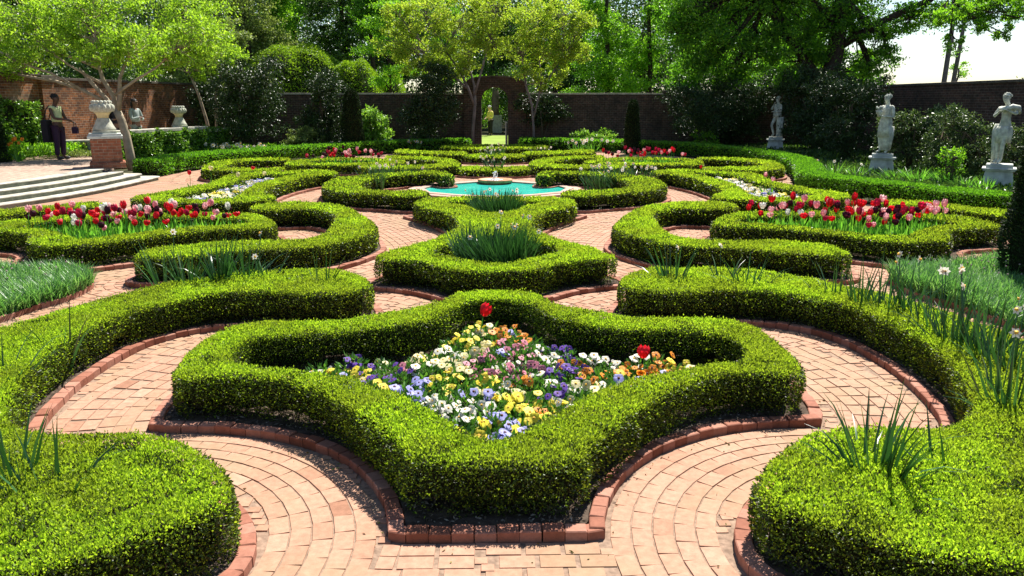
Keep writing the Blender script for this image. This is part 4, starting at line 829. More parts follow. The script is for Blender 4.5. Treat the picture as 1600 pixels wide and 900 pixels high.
# shrubs inside the walls
def shrub(px,Y,top,r,mat,label,n,L=.075,low=.35,seed=0,cat='shrub',name='shrub',group=None,ry=None,spread=.2):
    rng=np.random.default_rng(200+seed); cl=[]; k=9
    for i in range(k):
        a=6.28*i/k+rng.random(); q=r*(.25+.4*rng.random()); z=low+(top-low)*(.25+.6*rng.random()); cl.append((q*math.cos(a),(ry or r)/r*q*math.sin(a),z,r*.5,(ry or r)*.5,(top-low)*.28))
    cl.append((0,0,top*.8,r*.55,(ry or r)*.5,top*.2)); cl.append((0,0,low+.3*(top-low),r*.85,(ry or r)*.7,(top-low)*.32))
    st=[([(0,0,0),(.1*math.cos(a),.1*math.sin(a),top*.3),(r*.35*math.cos(a),r*.35*math.sin(a),top*.7)],.045,.02) for a in (0.3,2.3,4.4)]
    return tree(name,label,cat,(sx(px,Y),Y,0),st,cl,n,L,M[mat],M['twig'],group,sub=14,spread=spread,seed=300+seed,tr=.012)
SG='glossy dark shrubs along the walls'
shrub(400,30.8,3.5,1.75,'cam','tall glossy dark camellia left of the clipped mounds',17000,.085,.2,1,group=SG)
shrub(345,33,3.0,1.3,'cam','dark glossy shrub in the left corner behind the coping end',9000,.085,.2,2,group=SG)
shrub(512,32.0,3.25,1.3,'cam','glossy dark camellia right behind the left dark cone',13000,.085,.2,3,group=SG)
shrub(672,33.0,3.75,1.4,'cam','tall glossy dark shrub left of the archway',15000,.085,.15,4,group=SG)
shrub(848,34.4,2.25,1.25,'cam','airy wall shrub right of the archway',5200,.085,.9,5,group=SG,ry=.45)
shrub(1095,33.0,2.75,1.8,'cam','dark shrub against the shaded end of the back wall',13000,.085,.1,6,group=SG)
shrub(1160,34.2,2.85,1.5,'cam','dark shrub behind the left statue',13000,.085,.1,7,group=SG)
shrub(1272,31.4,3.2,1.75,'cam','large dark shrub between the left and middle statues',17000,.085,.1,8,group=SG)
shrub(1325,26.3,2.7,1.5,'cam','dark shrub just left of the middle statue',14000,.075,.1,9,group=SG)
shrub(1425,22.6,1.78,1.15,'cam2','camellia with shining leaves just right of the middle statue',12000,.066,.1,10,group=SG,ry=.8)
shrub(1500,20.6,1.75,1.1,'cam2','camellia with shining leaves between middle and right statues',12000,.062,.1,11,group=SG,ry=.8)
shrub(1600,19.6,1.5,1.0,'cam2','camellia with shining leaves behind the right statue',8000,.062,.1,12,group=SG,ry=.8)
shrub(475,30.9,1.0,.95,'olive','low pale shrub with small leaves in front of the left camellias',6000,.06,.05,13)
shrub(585,33.6,1.75,.85,'bright','bright broad leaved shrub right of the left dark cone',3600,.13,.2,14)
shrub(1105,32.4,.8,.7,'mid','low green shrub in the shade behind the far right tulips',1800,.08,.05,15)
shrub(935,33.9,.75,1.3,'bright','low variegated plant mass in front of the right back wall',4200,.08,.05,16,ry=.5)
shrub(1490,18.7,1.0,.35,'mid','small leafy bush left of the right statue',1100,.055,.1,17)
def cone(px,Y,H_,r,label,n,seed,L,x=None):
    rng=np.random.default_rng(seed); o=empty('clipped_yew',(sx(px,Y) if x is None else x,Y,0)); tag(o,label,'conifer','dark clipped cones at the parterre corners')
    t=rng.random(n)**.8; a=rng.random(n)*6.283; prof=lambda t:r*np.clip((1-t),0,1)**.30*(.86+.14*np.clip(t*6,0,1)); rr=prof(t)*(1+.05*np.sin(a*3+t*9)+.035*np.sin(a*7-t*17)-rng.random(n)**2*.10)
    P=np.c_[rr*np.cos(a),rr*np.sin(a),.04+t*H_]; D=np.c_[np.cos(a)*.7,np.sin(a)*.7,np.full(n,.6)]+rng.normal(size=(n,3))*.45; D=unit(D)
    link('foliage',leaf_mesh('foliage',P,D,L*(.6+.9*rng.random(n)),L*.4,M['yew'],rng),o)
    mb=MB(); mb.lathe([(float(prof(np.array([q]))[0])*.88+.001,.02+q*H_*.97) for q in np.linspace(0,.995,14)],14); mb.build('inner_core',M['core'],o)
cone(0,8.35,2.95,.56,'big dark clipped cone cut by the right edge, rising from the grassy bed',26000,400,.05,x=6.07)
cone(553,30.6,2.35,.43,'dark clipped cone behind the far left tulips',7000,401,.07)
cone(987,30.6,1.95,.30,'dark clipped cone behind the far right tulips',5000,402,.07)
cone(-4,22.3,1.95,.5,'dark clipped conifer at the left edge of the terrace bed',7000,403,.07)
# ------------------------------------------------------------------ flowers
def fmat(name,c,c2=None,tr=.4):
    m,nt,b=newmat(name); at=N(nt,'Attribute'); at.attribute_name='rnd'; c2=c2 or tuple(x*.8 for x in c)
    col=ramp(nt,[(0,c2),(1,c)],at.outputs['Fac']); nt.links.new(col,b.inputs['Base Color']); b.inputs['Roughness'].default_value=.5; b.inputs['Specular IOR Level'].default_value=.3
    t=N(nt,'BsdfTranslucent'); nt.links.new(col,t.inputs[0]); mx=N(nt,'MixShader'); mx.inputs[0].default_value=tr; nt.links.new(b.outputs[0],mx.inputs[1]); nt.links.new(t.outputs[0],mx.inputs[2]); nt.links.new(mx.outputs[0],nt.nodes['Material Output'].inputs[0]); return m
FC={'red':(.80,.015,.03),'crimson':(.62,.012,.07),'dark maroon':(.07,.006,.02),'pink and white':(.92,.62,.62),'white':(.82,.80,.72),'yellow':(.92,.80,.08),'purple':(.16,.07,.42),'lavender':(.42,.42,.80),'orange':(.90,.36,.04),'cream':(.85,.78,.45),'rose':(.68,.25,.34)}
FM={k:fmat('petal_'+k.replace(' ','_'),v,(tuple(x*(.6 if k in('red','crimson') else .86) for x in v) if k!='pink and white' else (.80,.20,.26))) for k,v in FC.items()}
M['eye']=plain('flower_eye',(.10,.03,.02),.7,.3,30); M['eyey']=plain('flower_cup',(.75,.42,.04),.6,.2,30)
M['green']=leafmat('strap_leaf',[(.04,.14,.02),(.08,.24,.03),(.13,.33,.04),(.19,.40,.06)],.4,1.9,.35,.5)
M['bluegreen']=leafmat('narcissus_leaf',[(.012,.045,.014),(.022,.075,.02),(.035,.11,.03),(.06,.15,.045)],.22,1.5,.35,.5)
M['grassy']=leafmat('grass_blade',[(.04,.12,.035),(.075,.20,.05),(.12,.28,.07),(.20,.34,.14)],.4,1.6,.4,.5)
def blades(mb, n, h, spread, w, rng, bend=.35, r0=.04, hv=.3, seg=4, thick=False):
    for i in range(n):
        a=rng.random()*6.283; lean=rng.random()**.8*spread; H_=h*(1-hv*rng.random()); r=r0*math.sqrt(rng.random()); bx,by=r*math.cos(a+1),r*math.sin(a+1)
        dx,dy=math.cos(a),math.sin(a); tw=rng.random()*3.14; wx,wy=math.cos(tw)*w/2,math.sin(tw)*w/2; vs=[];q=rng.random()
        bn=bend*(.3+rng.random()) 
        for k in range(seg+1):
            t=k/seg; rr=lean*t+bn*lean*t*t; z=H_*(t-.28*bn*t**3*(1.2 if lean>spread*.6 else .3)); ww=(1-t**2.2)*.98+.02
            vs+= [(bx+dx*rr-wx*ww,by+dy*rr-wy*ww,z),(bx+dx*rr+wx*ww,by+dy*rr+wy*ww,z)]
        fs=[(2*k,2*k+1,2*k+3,2*k+2) for k in range(seg)]; mb.add(vs,fs,0,True,q)
    return mb
def tulip_head(mb,s=1.0,open_=0.0,rng=random):
    for lay,(rm,nn,off) in enumerate(((1.0,3,0),(.88,3,1.05))):
        for k in range(nn):
            a0=off+k*2.094; vs=[];cols=5;rows=6;q=.25+.75*rng.random()
            for j in range(rows):
                t=j/(rows-1); r=.046*rm*(math.sin(math.pi*min(.93,.12+t*.72))**.7)*(1+open_*t*1.3); z=.105*t-(open_*.02*t*t); half=1.12*math.sin(math.pi*min(.97,.18+.70*t))**.8*(1-t**5*.6)
                for i in range(cols):
                    u=(i/(cols-1)-.5)*2; a=a0+u*half; vs.append((r*math.cos(a)*s,r*math.sin(a)*s,(z-(u*u)*.012*t)*s))
            mb.add(vs,[(j*cols+i,j*cols+i+1,(j+1)*cols+i+1,(j+1)*cols+i) for j in range(rows-1) for i in range(cols-1)],0,True,q)
    return mb
rngF=np.random.default_rng(21)
T_ST=[MB().tube([(0,0,0),(.01,0,.15),(-.005,.01,.3),(.01*k,.0,.40)],[.006,.005,.0045,.004],5).mesh('tulip_stem',M['green']) for k in range(2)]
T_LV=[blades(MB(),4,.30,.13,.05,rngF,.5,.015,.35,5).mesh('tulip_leaves',M['green']) for k in range(4)]
T_HD={c:[tulip_head(MB(),.82,o_).mesh('tulip_blossom',FM[c]) for o_ in (0.0,.18,.5)] for c in ('red','crimson','dark maroon','pink and white','white','cream','orange')}
def tulip(loc,col,label,group,s=1.0,simple=False,open_=None):
    o=empty('tulip',loc,random.random()*6.28); o.scale=(s,s,s*random.uniform(.84,1.26)); tag(o,label,'tulip',group)
    link('stem',random.choice(T_ST),o); link('foliage',random.choice(T_LV),o)
    h=link('blossom',T_HD[col][random.choice((0,0,0,1,1,2)) if open_ is None else open_],o); h.location=(.005,0,.395); h.rotation_euler=(random.gauss(0,.16),random.gauss(0,.16),random.random()*6); return o
def scatter(poly,spacing,n,margin,seed,holes=()):
    rng=np.random.default_rng(seed); P=ccw(spline(poly,.1)); lo,hi=P.min(0),P.max(0); out=[]
    for _ in range(n*60):
        q=lo+rng.random(2)*(hi-lo)
        if len(out)>=n: break
        if all((q[0]-a[0])**2+(q[1]-a[1])**2>spacing**2 for a in out): out.append(q)
    out=np.array(out); return out[sdist(out,P)<-margin]
def TL(c,x,y,nf,side):
    x0,x1,ym=(3.55,6.5,10.9) if nf=='near' else (3.0,5.4,23.1); t=(x-x0)/(x1-x0) if x>0 else (x+x1)/(x1-x0)
    w=('left tip','left part','middle','right part','right tip')[int(min(4,max(0,t*5)))]; r='front' if y<ym else 'back'
    return f'{c} tulip, {r} row, {w} of the {nf} {side} tulip bed',f'{c} tulips, {r} {w}, {nf} {side} bed'
for side,mir in (('right',1),('left',-1)):
    poly=[(x*mir,y) for x,y in T2i]
    Q=scatter(poly,.125,420,.07,5 if mir>0 else 6)
    Q=Q[Q[:,1]>9.95]
    random.seed(31 if mir>0 else 32); idx=list(range(len(Q))); random.shuffle(idx)
    for k in idx[:104]:
        c=random.choices(['red','crimson','dark maroon','pink and white','white'],[38,18,22,15,7] if side=='right' else [36,16,18,24,6])[0]
        tulip((Q[k][0],Q[k][1],.045),c,*TL(c,Q[k][0],Q[k][1],'near',side),random.uniform(.92,1.12))
    poly=[(x*mir,y) for x,y in T3i]; Q=scatter(poly,.15,200,.03,7 if mir>0 else 8); Q=Q[np.argsort(RNG.random(len(Q)))][:38]
    for q in Q:
        c=random.choices(['crimson','red','dark maroon','pink and white'],[45,20,20,15])[0]
        tulip((q[0],q[1],.045),c,*TL(c,q[0],q[1],'far',side),1.15)
# leafy green stand between the far tulips
for side,mir in (('right',1),('left',-1)):
    for nm,poly,nn in (('near',T2i,230),('far',T3i,80)):
        P=[(x*mir,y) for x,y in poly]; Q=scatter(P,.085 if nm=='near' else .13,nn,.04,12); mb=MB(); r=np.random.default_rng(4)
        for q in Q:
            t=blades(MB(),4,.34,.10,.035,r,.35,.03,.4,3); mb.add([(v[0]+q[0],v[1]+q[1],v[2]+.045) for v in t.v],t.f,0,True,r.random())
        tag(mb.build('tulip_foliage',M['green']),f'green tulip leaves without flowers in the {nm} {side} tulip bed',kind='stuff')
# single tulips among the pansies
tulip((-.11,6.25,-.21),'red','open red tulip at the back of the pansy bed','tulips among the pansies',1.15,open_=1)
tulip((1.04,5.35,-.2),'red','drooping red tulip at the right of the pansy bed','tulips among the pansies',1.1,open_=1)
tulip((-.06,5.55,.045),'cream','pale yellow tulip in the middle of the pansy bed','tulips among the pansies',1.0,open_=1).scale.z=.55
for i,(px,py,c) in enumerate(((397,262,'red'),(1096,262,'red'),(415,275,'cream'),(300,275,'red'),(333,272,'cream'),(375,280,'cream'),(1198,283,'pink and white'),(1209,285,'pink and white'),(1172,292,'cream'))):
    Y=1284/((py-157)*.9736/1.56)-.37; tulip((sx(px,Y,.44),Y,.045),c,['tall red tulip left of the far left tulip bed','single red tulip right of the far right tulip bed','pale tulip behind the left white flowers','red tulip at the left tip of the white flowers by the steps','second pale tulip among the left white flowers','third pale tulip nearest among the left white flowers','pink white tulip in the right fish shaped hedge','second pink white tulip in the right fish shaped hedge','pale tulip at the left of the right white flowers'][i],'scattered single tulips',1.0)
# pansies
def pansy_face(col,eye):
    mb=MB()
    for k,(a,r,d) in enumerate(((.9,.5,-.002),(2.24,.5,-.002),(3.5,.48,0),(5.92,.48,0),(4.71,.56,.002))):
        cx,cy=.011*math.cos(a),.011*math.sin(a); R=.016*r/.5; vs=[(cx,cy,d+.002)]+[(cx+R*math.cos(t*6.283/9),cy+R*math.sin(t*6.283/9),d+.003*math.sin(t*2)) for t in range(9)]
        mb.add(vs,[(0,1+i,1+(i+1)%9) for i in range(9)],0,True,random.random())
    vs=[(0,0,.008)]+[(.0075*math.cos(t*1.047),.0075*math.sin(t*1.047),.0045) for t in range(6)]; mb.add(vs,[(0,1+i,1+(i+1)%6) for i in range(6)],1,False)
    return mb.mesh('pansy_blossom',[FM[col],M[eye]])
PF={c:[pansy_face(c,e) for _ in range(2)] for c,e in (('yellow','eyey'),('white','eyey'),('purple','eye'),('lavender','eye'),('orange','eye'),('rose','eye'),('cream','eyey'))}
M['pansyleaf']=leafmat('pansy_leaf',[(.03,.09,.015),(.05,.15,.02),(.08,.21,.03),(.12,.26,.04)],.3,1.6,.4,.4)
def pansy_leaves(seed):
    r=np.random.default_rng(seed); n=130; u=unit(r.normal(size=(n,3))); u[:,2]=np.abs(u[:,2])*.9; P=u*np.array([.10,.10,.125])*(.5+.5*r.random((n,1)))+[0,0,.01]; D=unit(u+r.normal(size=(n,3))*.5+[0,0,.3]); return leaf_mesh('pansy_leaves',P,D,.028+.018*r.random(n),.016,M['pansyleaf'],r)
PL=[pansy_leaves(k) for k in range(5)]
PB_=sym([(0,3.98),(.3,4.3),(.6,4.62),(.95,4.86),(1.25,5.0),(1.48,5.1),(1.40,5.3),(1.0,5.5),(.65,5.66),(.45,5.85),(.32,6.15),(.18,6.42),(0,6.5)])
Q=scatter(PB_,.118,560,.0,51); random.seed(7); print('pansies',len(Q))
DR=[(random.uniform(-1.4,1.4),random.uniform(4.0,6.4),random.choices(['yellow','white','purple','lavender','orange','rose','cream'],[26,34,9,20,4,6,12])[0]) for _ in range(44)]
DR+=[(-1.15,5.25,'yellow'),(-.9,5.2,'yellow'),(-.85,5.45,'purple'),(-1.3,5.1,'purple'),(.8,5.25,'orange'),(.2,5.7,'rose'),(-.5,5.0,'lavender'),(0,4.3,'lavender'),(.1,4.6,'yellow'),(-.2,4.5,'white')]
for q in Q:
    # colour drifts: purple left, yellow, white, orange right
    wts={'yellow':20,'white':36,'purple':8,'lavender':20,'orange':7,'rose':7,'cream':14}
    if q[0]<-.5: wts['yellow']+=14; wts['purple']+=9; wts['orange']=2
    if q[0]>.3: wts['orange']+=14; wts['white']+=8
    if q[1]>5.7: wts['lavender']+=10
    c=random.choices(list(wts),list(wts.values()))[0]
    if random.random()<.78: c=min(DR,key=lambda d:(d[0]-q[0])**2+(d[1]-q[1])**2)[2]
    fb=('front tip','front','middle','back','back tip')[int(min(4,max(0,(q[1]-4.0)/.5)))]; lr=('far left','left','centre','right','far right')[int(min(4,max(0,(q[0]+1.25)/.5)))]
    o=empty('pansy',(q[0],q[1],.045),random.random()*6.28); s=random.uniform(.9,1.4); o.scale=(s,s,s); tag(o,f'{c} pansy at the {fb} {lr} of the diamond bed',"pansy",f'{c} pansies at the {fb} {lr} of the diamond bed')
    link('foliage',random.choice(PL),o)
    for k in range(random.choice((3,5,6,7,8))):
        a=random.random()*6.283; r=.085*math.sqrt(random.random()); f=link('blossom',random.choice(PF[c]),o); f.location=(r*math.cos(a),r*math.sin(a),.115+random.uniform(-.03,.035)-r*r*3)
        # faces look up and out, mostly towards the light and the path
        f.rotation_euler=Euler((rad(random.uniform(15,60)),0,0)).to_matrix().to_euler(); f.rotation_mode='XYZ'; f.rotation_euler=(rad(random.uniform(15,62)),0,random.gauss(0,1.0)-o.rotation_euler[2]); q_=random.uniform(.75,1.12); f.scale=(q_,q_,q_)
# smaller mixed flowers inside the fish shaped hedges
SB=np.array(Si_)
def small_bed(mir,label,group,seed,ymax=17.0):
    random.seed(seed); Q=scatter([(x*mir,y) for x,y in Si_],.17,120,.05,seed); 
    for q in Q:
        c=random.choices(['white','cream','yellow','lavender'],[50,20,15,15])[0]
        mb=MB()
        o=empty('flower_clump',(q[0],q[1],.045),random.random()*6); o.scale=(1.5,1.5,1.5); tag(o,f'{c} flowered clump {label}','flower clump',f'{c} {group}')
        link('foliage',random.choice(PL),o)
        for k in range(5):
            a=random.random()*6.283; r=.08*math.sqrt(random.random()); f=link('blossom',random.choice(PF[c]),o); f.location=(r*math.cos(a),r*math.sin(a),.12); f.rotation_euler=(rad(random.uniform(20,60)),0,random.gauss(0,1.0)-o.rotation_euler[2]); f.scale=(1.25,1.25,1.25)
small_bed(1,'inside the right fish shaped hedge','clumps inside the right fish shaped hedge',61)
small_bed(-1,'inside the left fish shaped hedge','clumps inside the left fish shaped hedge',62)
# narcissus and other strap leaved clumps
def narc_flower():
    mb=MB()
    for k in range(6):
        a=k*1.047; c,s=math.cos(a),math.sin(a); p=lambda r,t,z:(r*c-t*s,r*s+t*c,z); mb.add([p(.004,0,0),p(.02,-.011,.003),p(.036,0,-.002),p(.02,.011,.003)],[(0,1,2,3)],0,True,.8)
    mb.lathe([(.006,0),(.009,.008),(.012,.016)],8,mi=1); return mb.mesh('narcissus_blossom',[FM['white'],M['eyey']])
NF=narc_flower()
def narcissus(loc,label,nb,h,spread,r0,nf,group='narcissus clumps among the hedges',w=.013,seed=0,mat='bluegreen',cat='narcissus',name='narcissus_clump',fs=1.0,bend=.35):
    rng=np.random.default_rng(500+seed); random.seed(seed); o=empty(name,loc); tag(o,label,cat,group)
    blades(MB(),nb,h,spread,w,rng,bend,r0,.45,5).build('foliage',M[mat],o)
    for k in range(nf):
        a=random.random()*6.283; r=(spread+r0)*.8*math.sqrt(random.random()); z=h*random.uniform(.72,1.02)
        f=link('blossom',NF,o); f.location=(r*math.cos(a),r*math.sin(a),z); f.rotation_euler=(rad(random.uniform(55,95)),0,random.gauss(0,1.1)); f.scale=(fs,fs,fs)
        MB().tube([(r*.5*math.cos(a),r*.5*math.sin(a),0),(r*.8*math.cos(a),r*.8*math.sin(a),z*.6),(r*math.cos(a),r*math.sin(a),z)],.003,4).build('stem',M['bluegreen'],o)
    return o
narcissus((0,9.15,.045),'largest narcissus clump filling the hourglass hedge in the middle',800,.64,.28,.40,9,seed=1,w=.019)
narcissus((0,12.95,.045),'narcissus clump behind the largest one, just in front of the pool',620,.62,.26,.36,12,seed=2,w=.021)
for i,(px,Y,h,nb,nf,lab) in enumerate(((262,7.45,.62,9,1,'sparse narcissus poking up at the left end of the left hedge row'),(300,7.55,.55,26,0,'thin narcissus leaves second from left behind the left hedge'),(345,7.6,.62,46,0,'dense narcissus tuft in the middle behind the left hedge'),(385,7.7,.55,26,1,'narcissus tuft with one flower behind the left hedge'),(420,7.7,.5,10,1,'narcissus tuft right of the flowering one on the left hedge'),(500,7.5,.52,5,0,'few upright leaves at the right end of the left hedge'),
  (1052,7.5,.58,20,1,'narcissus fan at the left end of the right hedge'),(1135,7.45,.48,12,1,'narcissus with a broad folded leaf on the right hedge'),(1172,7.3,.5,10,0,'upright narcissus leaves on the right hedge'),(1224,7.1,.42,4,0,'small pair of leaves on the right hedge'),
  (1310,6.85,.55,8,0,'sparse leaves on the bend of the right hedge'),(1345,6.6,.58,14,0,'reddish tipped leaves on the bend of the right hedge'),(1385,6.4,.6,16,1,'leaf tuft near the grassy bed, left one'),(1425,6.25,.6,16,1,'leaf tuft near the grassy bed, middle one'),(1462,5.85,.62,16,1,'leaf tuft near the grassy bed, right one'),(1500,5.45,.64,26,2,'tall leaf tuft at the right hedge corner'),(1545,5.15,.62,44,4,'large flowering narcissus tuft at the right edge'),(1590,4.8,.6,34,2,'narcissus tuft cut by the right edge'),(1583,4.25,.58,24,1,'drooping leaf tuft low at the right edge'),
  (1372,3.42,.56,34,0,'large spiky leaf clump growing out of the rounded hedge end on the right'),(1492,3.45,.44,7,0,'small folded leaves on the right rounded hedge end'),(28,3.45,.52,20,2,'narcissus with white flowers on the left rounded hedge end'),(88,3.35,.5,8,0,'thin dark leaves on the left rounded hedge end'),(100,5.6,.48,7,0,'upright leaf pair on the left hedge by the grassy bed'),(12,4.9,.55,8,1,'bending narcissus with one flower at the left edge'))):
    narcissus((sx(px,Y,.3),Y,.06),lab,int(nb*1.7+3),h*1.3,.24,.06,nf,seed=20+i,w=.02,fs=.95,bend=.85)
for i,(px,py,h,nb,nf,sp,r0,lab) in enumerate(((585,300,.58,60,5,.3,.22,'narcissus clump at the left end of the left poolside hedge'),(625,292,.5,60,4,.3,.25,'narcissus clump in the middle of the left poolside hedge'),(600,283,.5,60,5,.3,.3,'narcissus clump behind the left poolside hedge'),(650,286,.45,50,4,.3,.25,'narcissus clump nearest the water on the left poolside'),
  (930,302,.58,70,5,.3,.22,'narcissus clump nearest the water on the right poolside'),(965,300,.58,90,8,.35,.25,'narcissus clump with many white flowers right of the pool'),(1000,295,.55,80,9,.35,.25,'narcissus clump at the right end of the right poolside hedge'),(950,286,.5,70,5,.35,.3,'narcissus clump behind the right poolside hedge'),
  (772,276,.5,70,8,.35,.2,'narcissus clump behind the fountain bowl'),(768,256,.5,60,8,.35,.2,'narcissus clump second behind the fountain'),(776,246,.45,50,8,.4,.2,'farthest narcissus clump before the archway'),(846,247,.4,30,4,.3,.2,'small narcissus clump right of the farthest ones'))):
    Y=1284/((py-157)*.9736/2.0)-.47; narcissus((sx(px,Y),Y,.045),lab,nb,h,sp,r0,nf,seed=60+i,w=.026,fs=1.25)
# border plants behind the right hedge and by the left wall
for i,(px,py,h,nb,nf,lab) in enumerate(((1300,280,.45,50,2,'strappy clump with pale buds left of the middle statue'),(1335,284,.42,50,1,'strappy clump just left of the middle statue foot'),(1395,290,.45,70,0,'bright strappy clump at the foot of the middle statue'),(1432,294,.5,110,0,'widest arching daylily clump right of the middle statue'),(1475,297,.55,70,0,'dark upright leaf clump between the statues'),(1510,303,.42,70,0,'fresh grassy clump left of the right statue'),(1540,307,.42,70,0,'fresh grassy clump in front of the right statue'))):
    Y=1284/((py-157)*.9736/2.0)-.47; narcissus((sx(px,Y)+.25,Y+.35,.0),lab,nb,h,.42,.16,nf,'strap leaved plants behind the right border hedge',.022,90+i,'green','perennial','strappy_plant',1.4)
for i,px in enumerate((335,352,368,385,402,500,518,610,645,900,925,960)):
    Y=31.9 if 480<px else 28.9; narcissus((sx(px,Y),Y,0),('white narcissus tuft in the border left of the pale shrub' if px<480 else 'white narcissus tuft at the foot of the back wall'),40,.5,.35,.2,7,('white narcissus left of the pale shrub' if px<480 else 'white narcissus at the foot of the back wall'),.025,120+i,'green','narcissus','narcissus_clump',2.2)
random.seed(99)
for i,(px,Y) in enumerate(((22,22.6),(30,23.0),(38,22.7),(43,23.3),(33,22.4),(26,23.2))):
    x=sx(px,Y,.9); tulip((x,Y,.36),'orange','orange yellow tulip in the terrace bed at the far left','orange tulips in the terrace bed',1.15)
# low leafy planting along the orange wall
def cover(name,label,P,hmax,n,L,mat,seed,zb=.36):
    rng=np.random.default_rng(seed); F=Field(ccw(spline(P,.2)),[],.1); Q=F.sample(n,-9,0,rng); k=len(Q); hh=hmax*(.45+.55*rng.random(k)**.5)*(.75+.25*lump(Q,1.1,seed)); z=zb+hh*(.35+.65*rng.random(k))
    D=unit(rng.normal(size=(k,3))*.6+[0,0,.7]); tag(link(name,leaf_mesh(name,np.c_[Q,z],D,L*(.5+rng.random(k)),L*.45,M[mat],rng)),label,kind='stuff')
cover('bedding_plants','mixed green bedding plants along the orange wall',[(-15.1,17),(-14.2,19),(-13.5,21.8),(-12.9,23.2),(-12.4,24.0),(-12.7,25.4),(-13.8,25.4),(-14.2,23.5)],.5,1500,.09,'mid',701)
cover('bedding_plants','grey green edging plants in front of the bench',[(-12.9,23.6),(-12.2,23.8),(-11.7,24.5),(-11.9,25.2),(-12.9,24.8)],.28,1500,.07,'olive',702)
cover('ground_cover','dark ivy and shade plants under the right wall shrubs',[(9.6,14),(14,11),(14,34.8),(7.2,34.8),(8.4,29),(9.2,25),(9.0,21),(8.2,17)],.25,220,.10,'dark',703,0)
cover('ground_cover','low greenery at the foot of the back wall',[(-13,33.2),(-6,31.5),(-2,34),(-1.4,35),(-13,35)],.3,260,.10,'oak',704,0)
cover('ground_cover','low greenery at the foot of the right back wall',[(1.4,34.1),(3,33.9),(6,32.3),(7.5,31),(9,34.9),(1.4,34.9)],.28,300,.10,'oak',705,0)
cover('ground_cover','leafy ground cover below the ivy covered wall',[(-9.6,21.9),(-9.3,23.9),(-8.4,26.2),(-7.3,28.4),(-6.5,30.2),(-10.8,30.4),(-9.9,24)],.4,900,.075,'mid',706,0)
# grassy beds at both sides
def grassbed(key,label,seed):
    rng=np.random.default_rng(seed); P=BEDS[key]; F=Field(resample(P,.1),[],.05); Q=F.sample(4600,-9,-.0,rng); n=len(Q); f=rng.random(n); n=len(Q)
    h=.26*(.4+.6*rng.random(n))*(.8+.2*lump(Q,1,seed))+.02; a=rng.random(n)*6.283; ln=.05+.14*rng.random(n); base=np.c_[Q,np.full(n,.045)]
    tip=base+np.c_[np.cos(a)*ln,np.sin(a)*ln-.02,h]; mid=base+(tip-base)*np.array([.4,.4,.62]); wv=np.c_[-np.sin(a),np.cos(a),np.zeros(n)]*.0035*np.clip(Q[:,1:2]/5,.9,2)
    V=np.stack([base-wv,base+wv,mid+wv,mid-wv,tip],1); i0=5*np.arange(n)[:,None]; F4=i0+np.array([0,1,2,3]); F3=i0+np.array([3,2,4,4])
    # keep quads only: tip quad is a thin kite
    V=np.stack([base-wv,base+wv,mid+wv,mid-wv,mid-wv*.9,mid+wv*.9,tip+wv*.1,tip-wv*.1],1); i0=8*np.arange(n)[:,None]; Fq=np.vstack([i0+np.array([0,1,2,3]),i0+np.array([4,5,6,7])])
    r=rng.random(n); return tag(link('grass',quads_mesh('grass',V.reshape(-1,3),Fq,M['grassy'],np.r_[r,r])),label,kind='stuff')
grassbed('Gr','fine bluish grass filling the right hand bed',31); grassbed('Gl','fine bluish grass filling the left hand bed',32)
M['seed']=leafmat('seed_head',[(.35,.22,.25),(.45,.32,.36),(.50,.42,.34)],.3,1.2,.7,.1)
def heads(mir,label,n,seed):
    rng=np.random.default_rng(seed); mb=MB(); random.seed(seed)
    P=[(4.45,8.1),(4.55,8.8),(5.0,9.0),(5.6,9.15),(6.2,9.4),(7,9.5),(7.6,8.9),(6,8.3),(5,7.9)]; Q=scatter([(x*mir,y) for x,y in P],.05,n,0,seed)
    for q in Q:
        h=.22+random.random()*.12; mb.tube([(q[0],q[1],.1),(q[0]+.02,q[1],h)],.0025,3,caps=False); mb.ball((q[0]+.02,q[1],h+.01),.009,5,1)
    tag(mb.build('seed_heads',[M['grassy'],M['seed']]),label,kind='stuff')
heads(1,'pinkish flower heads above the right grassy bed',150,41); heads(-1,'pale seed heads above the left grassy bed',150,42)

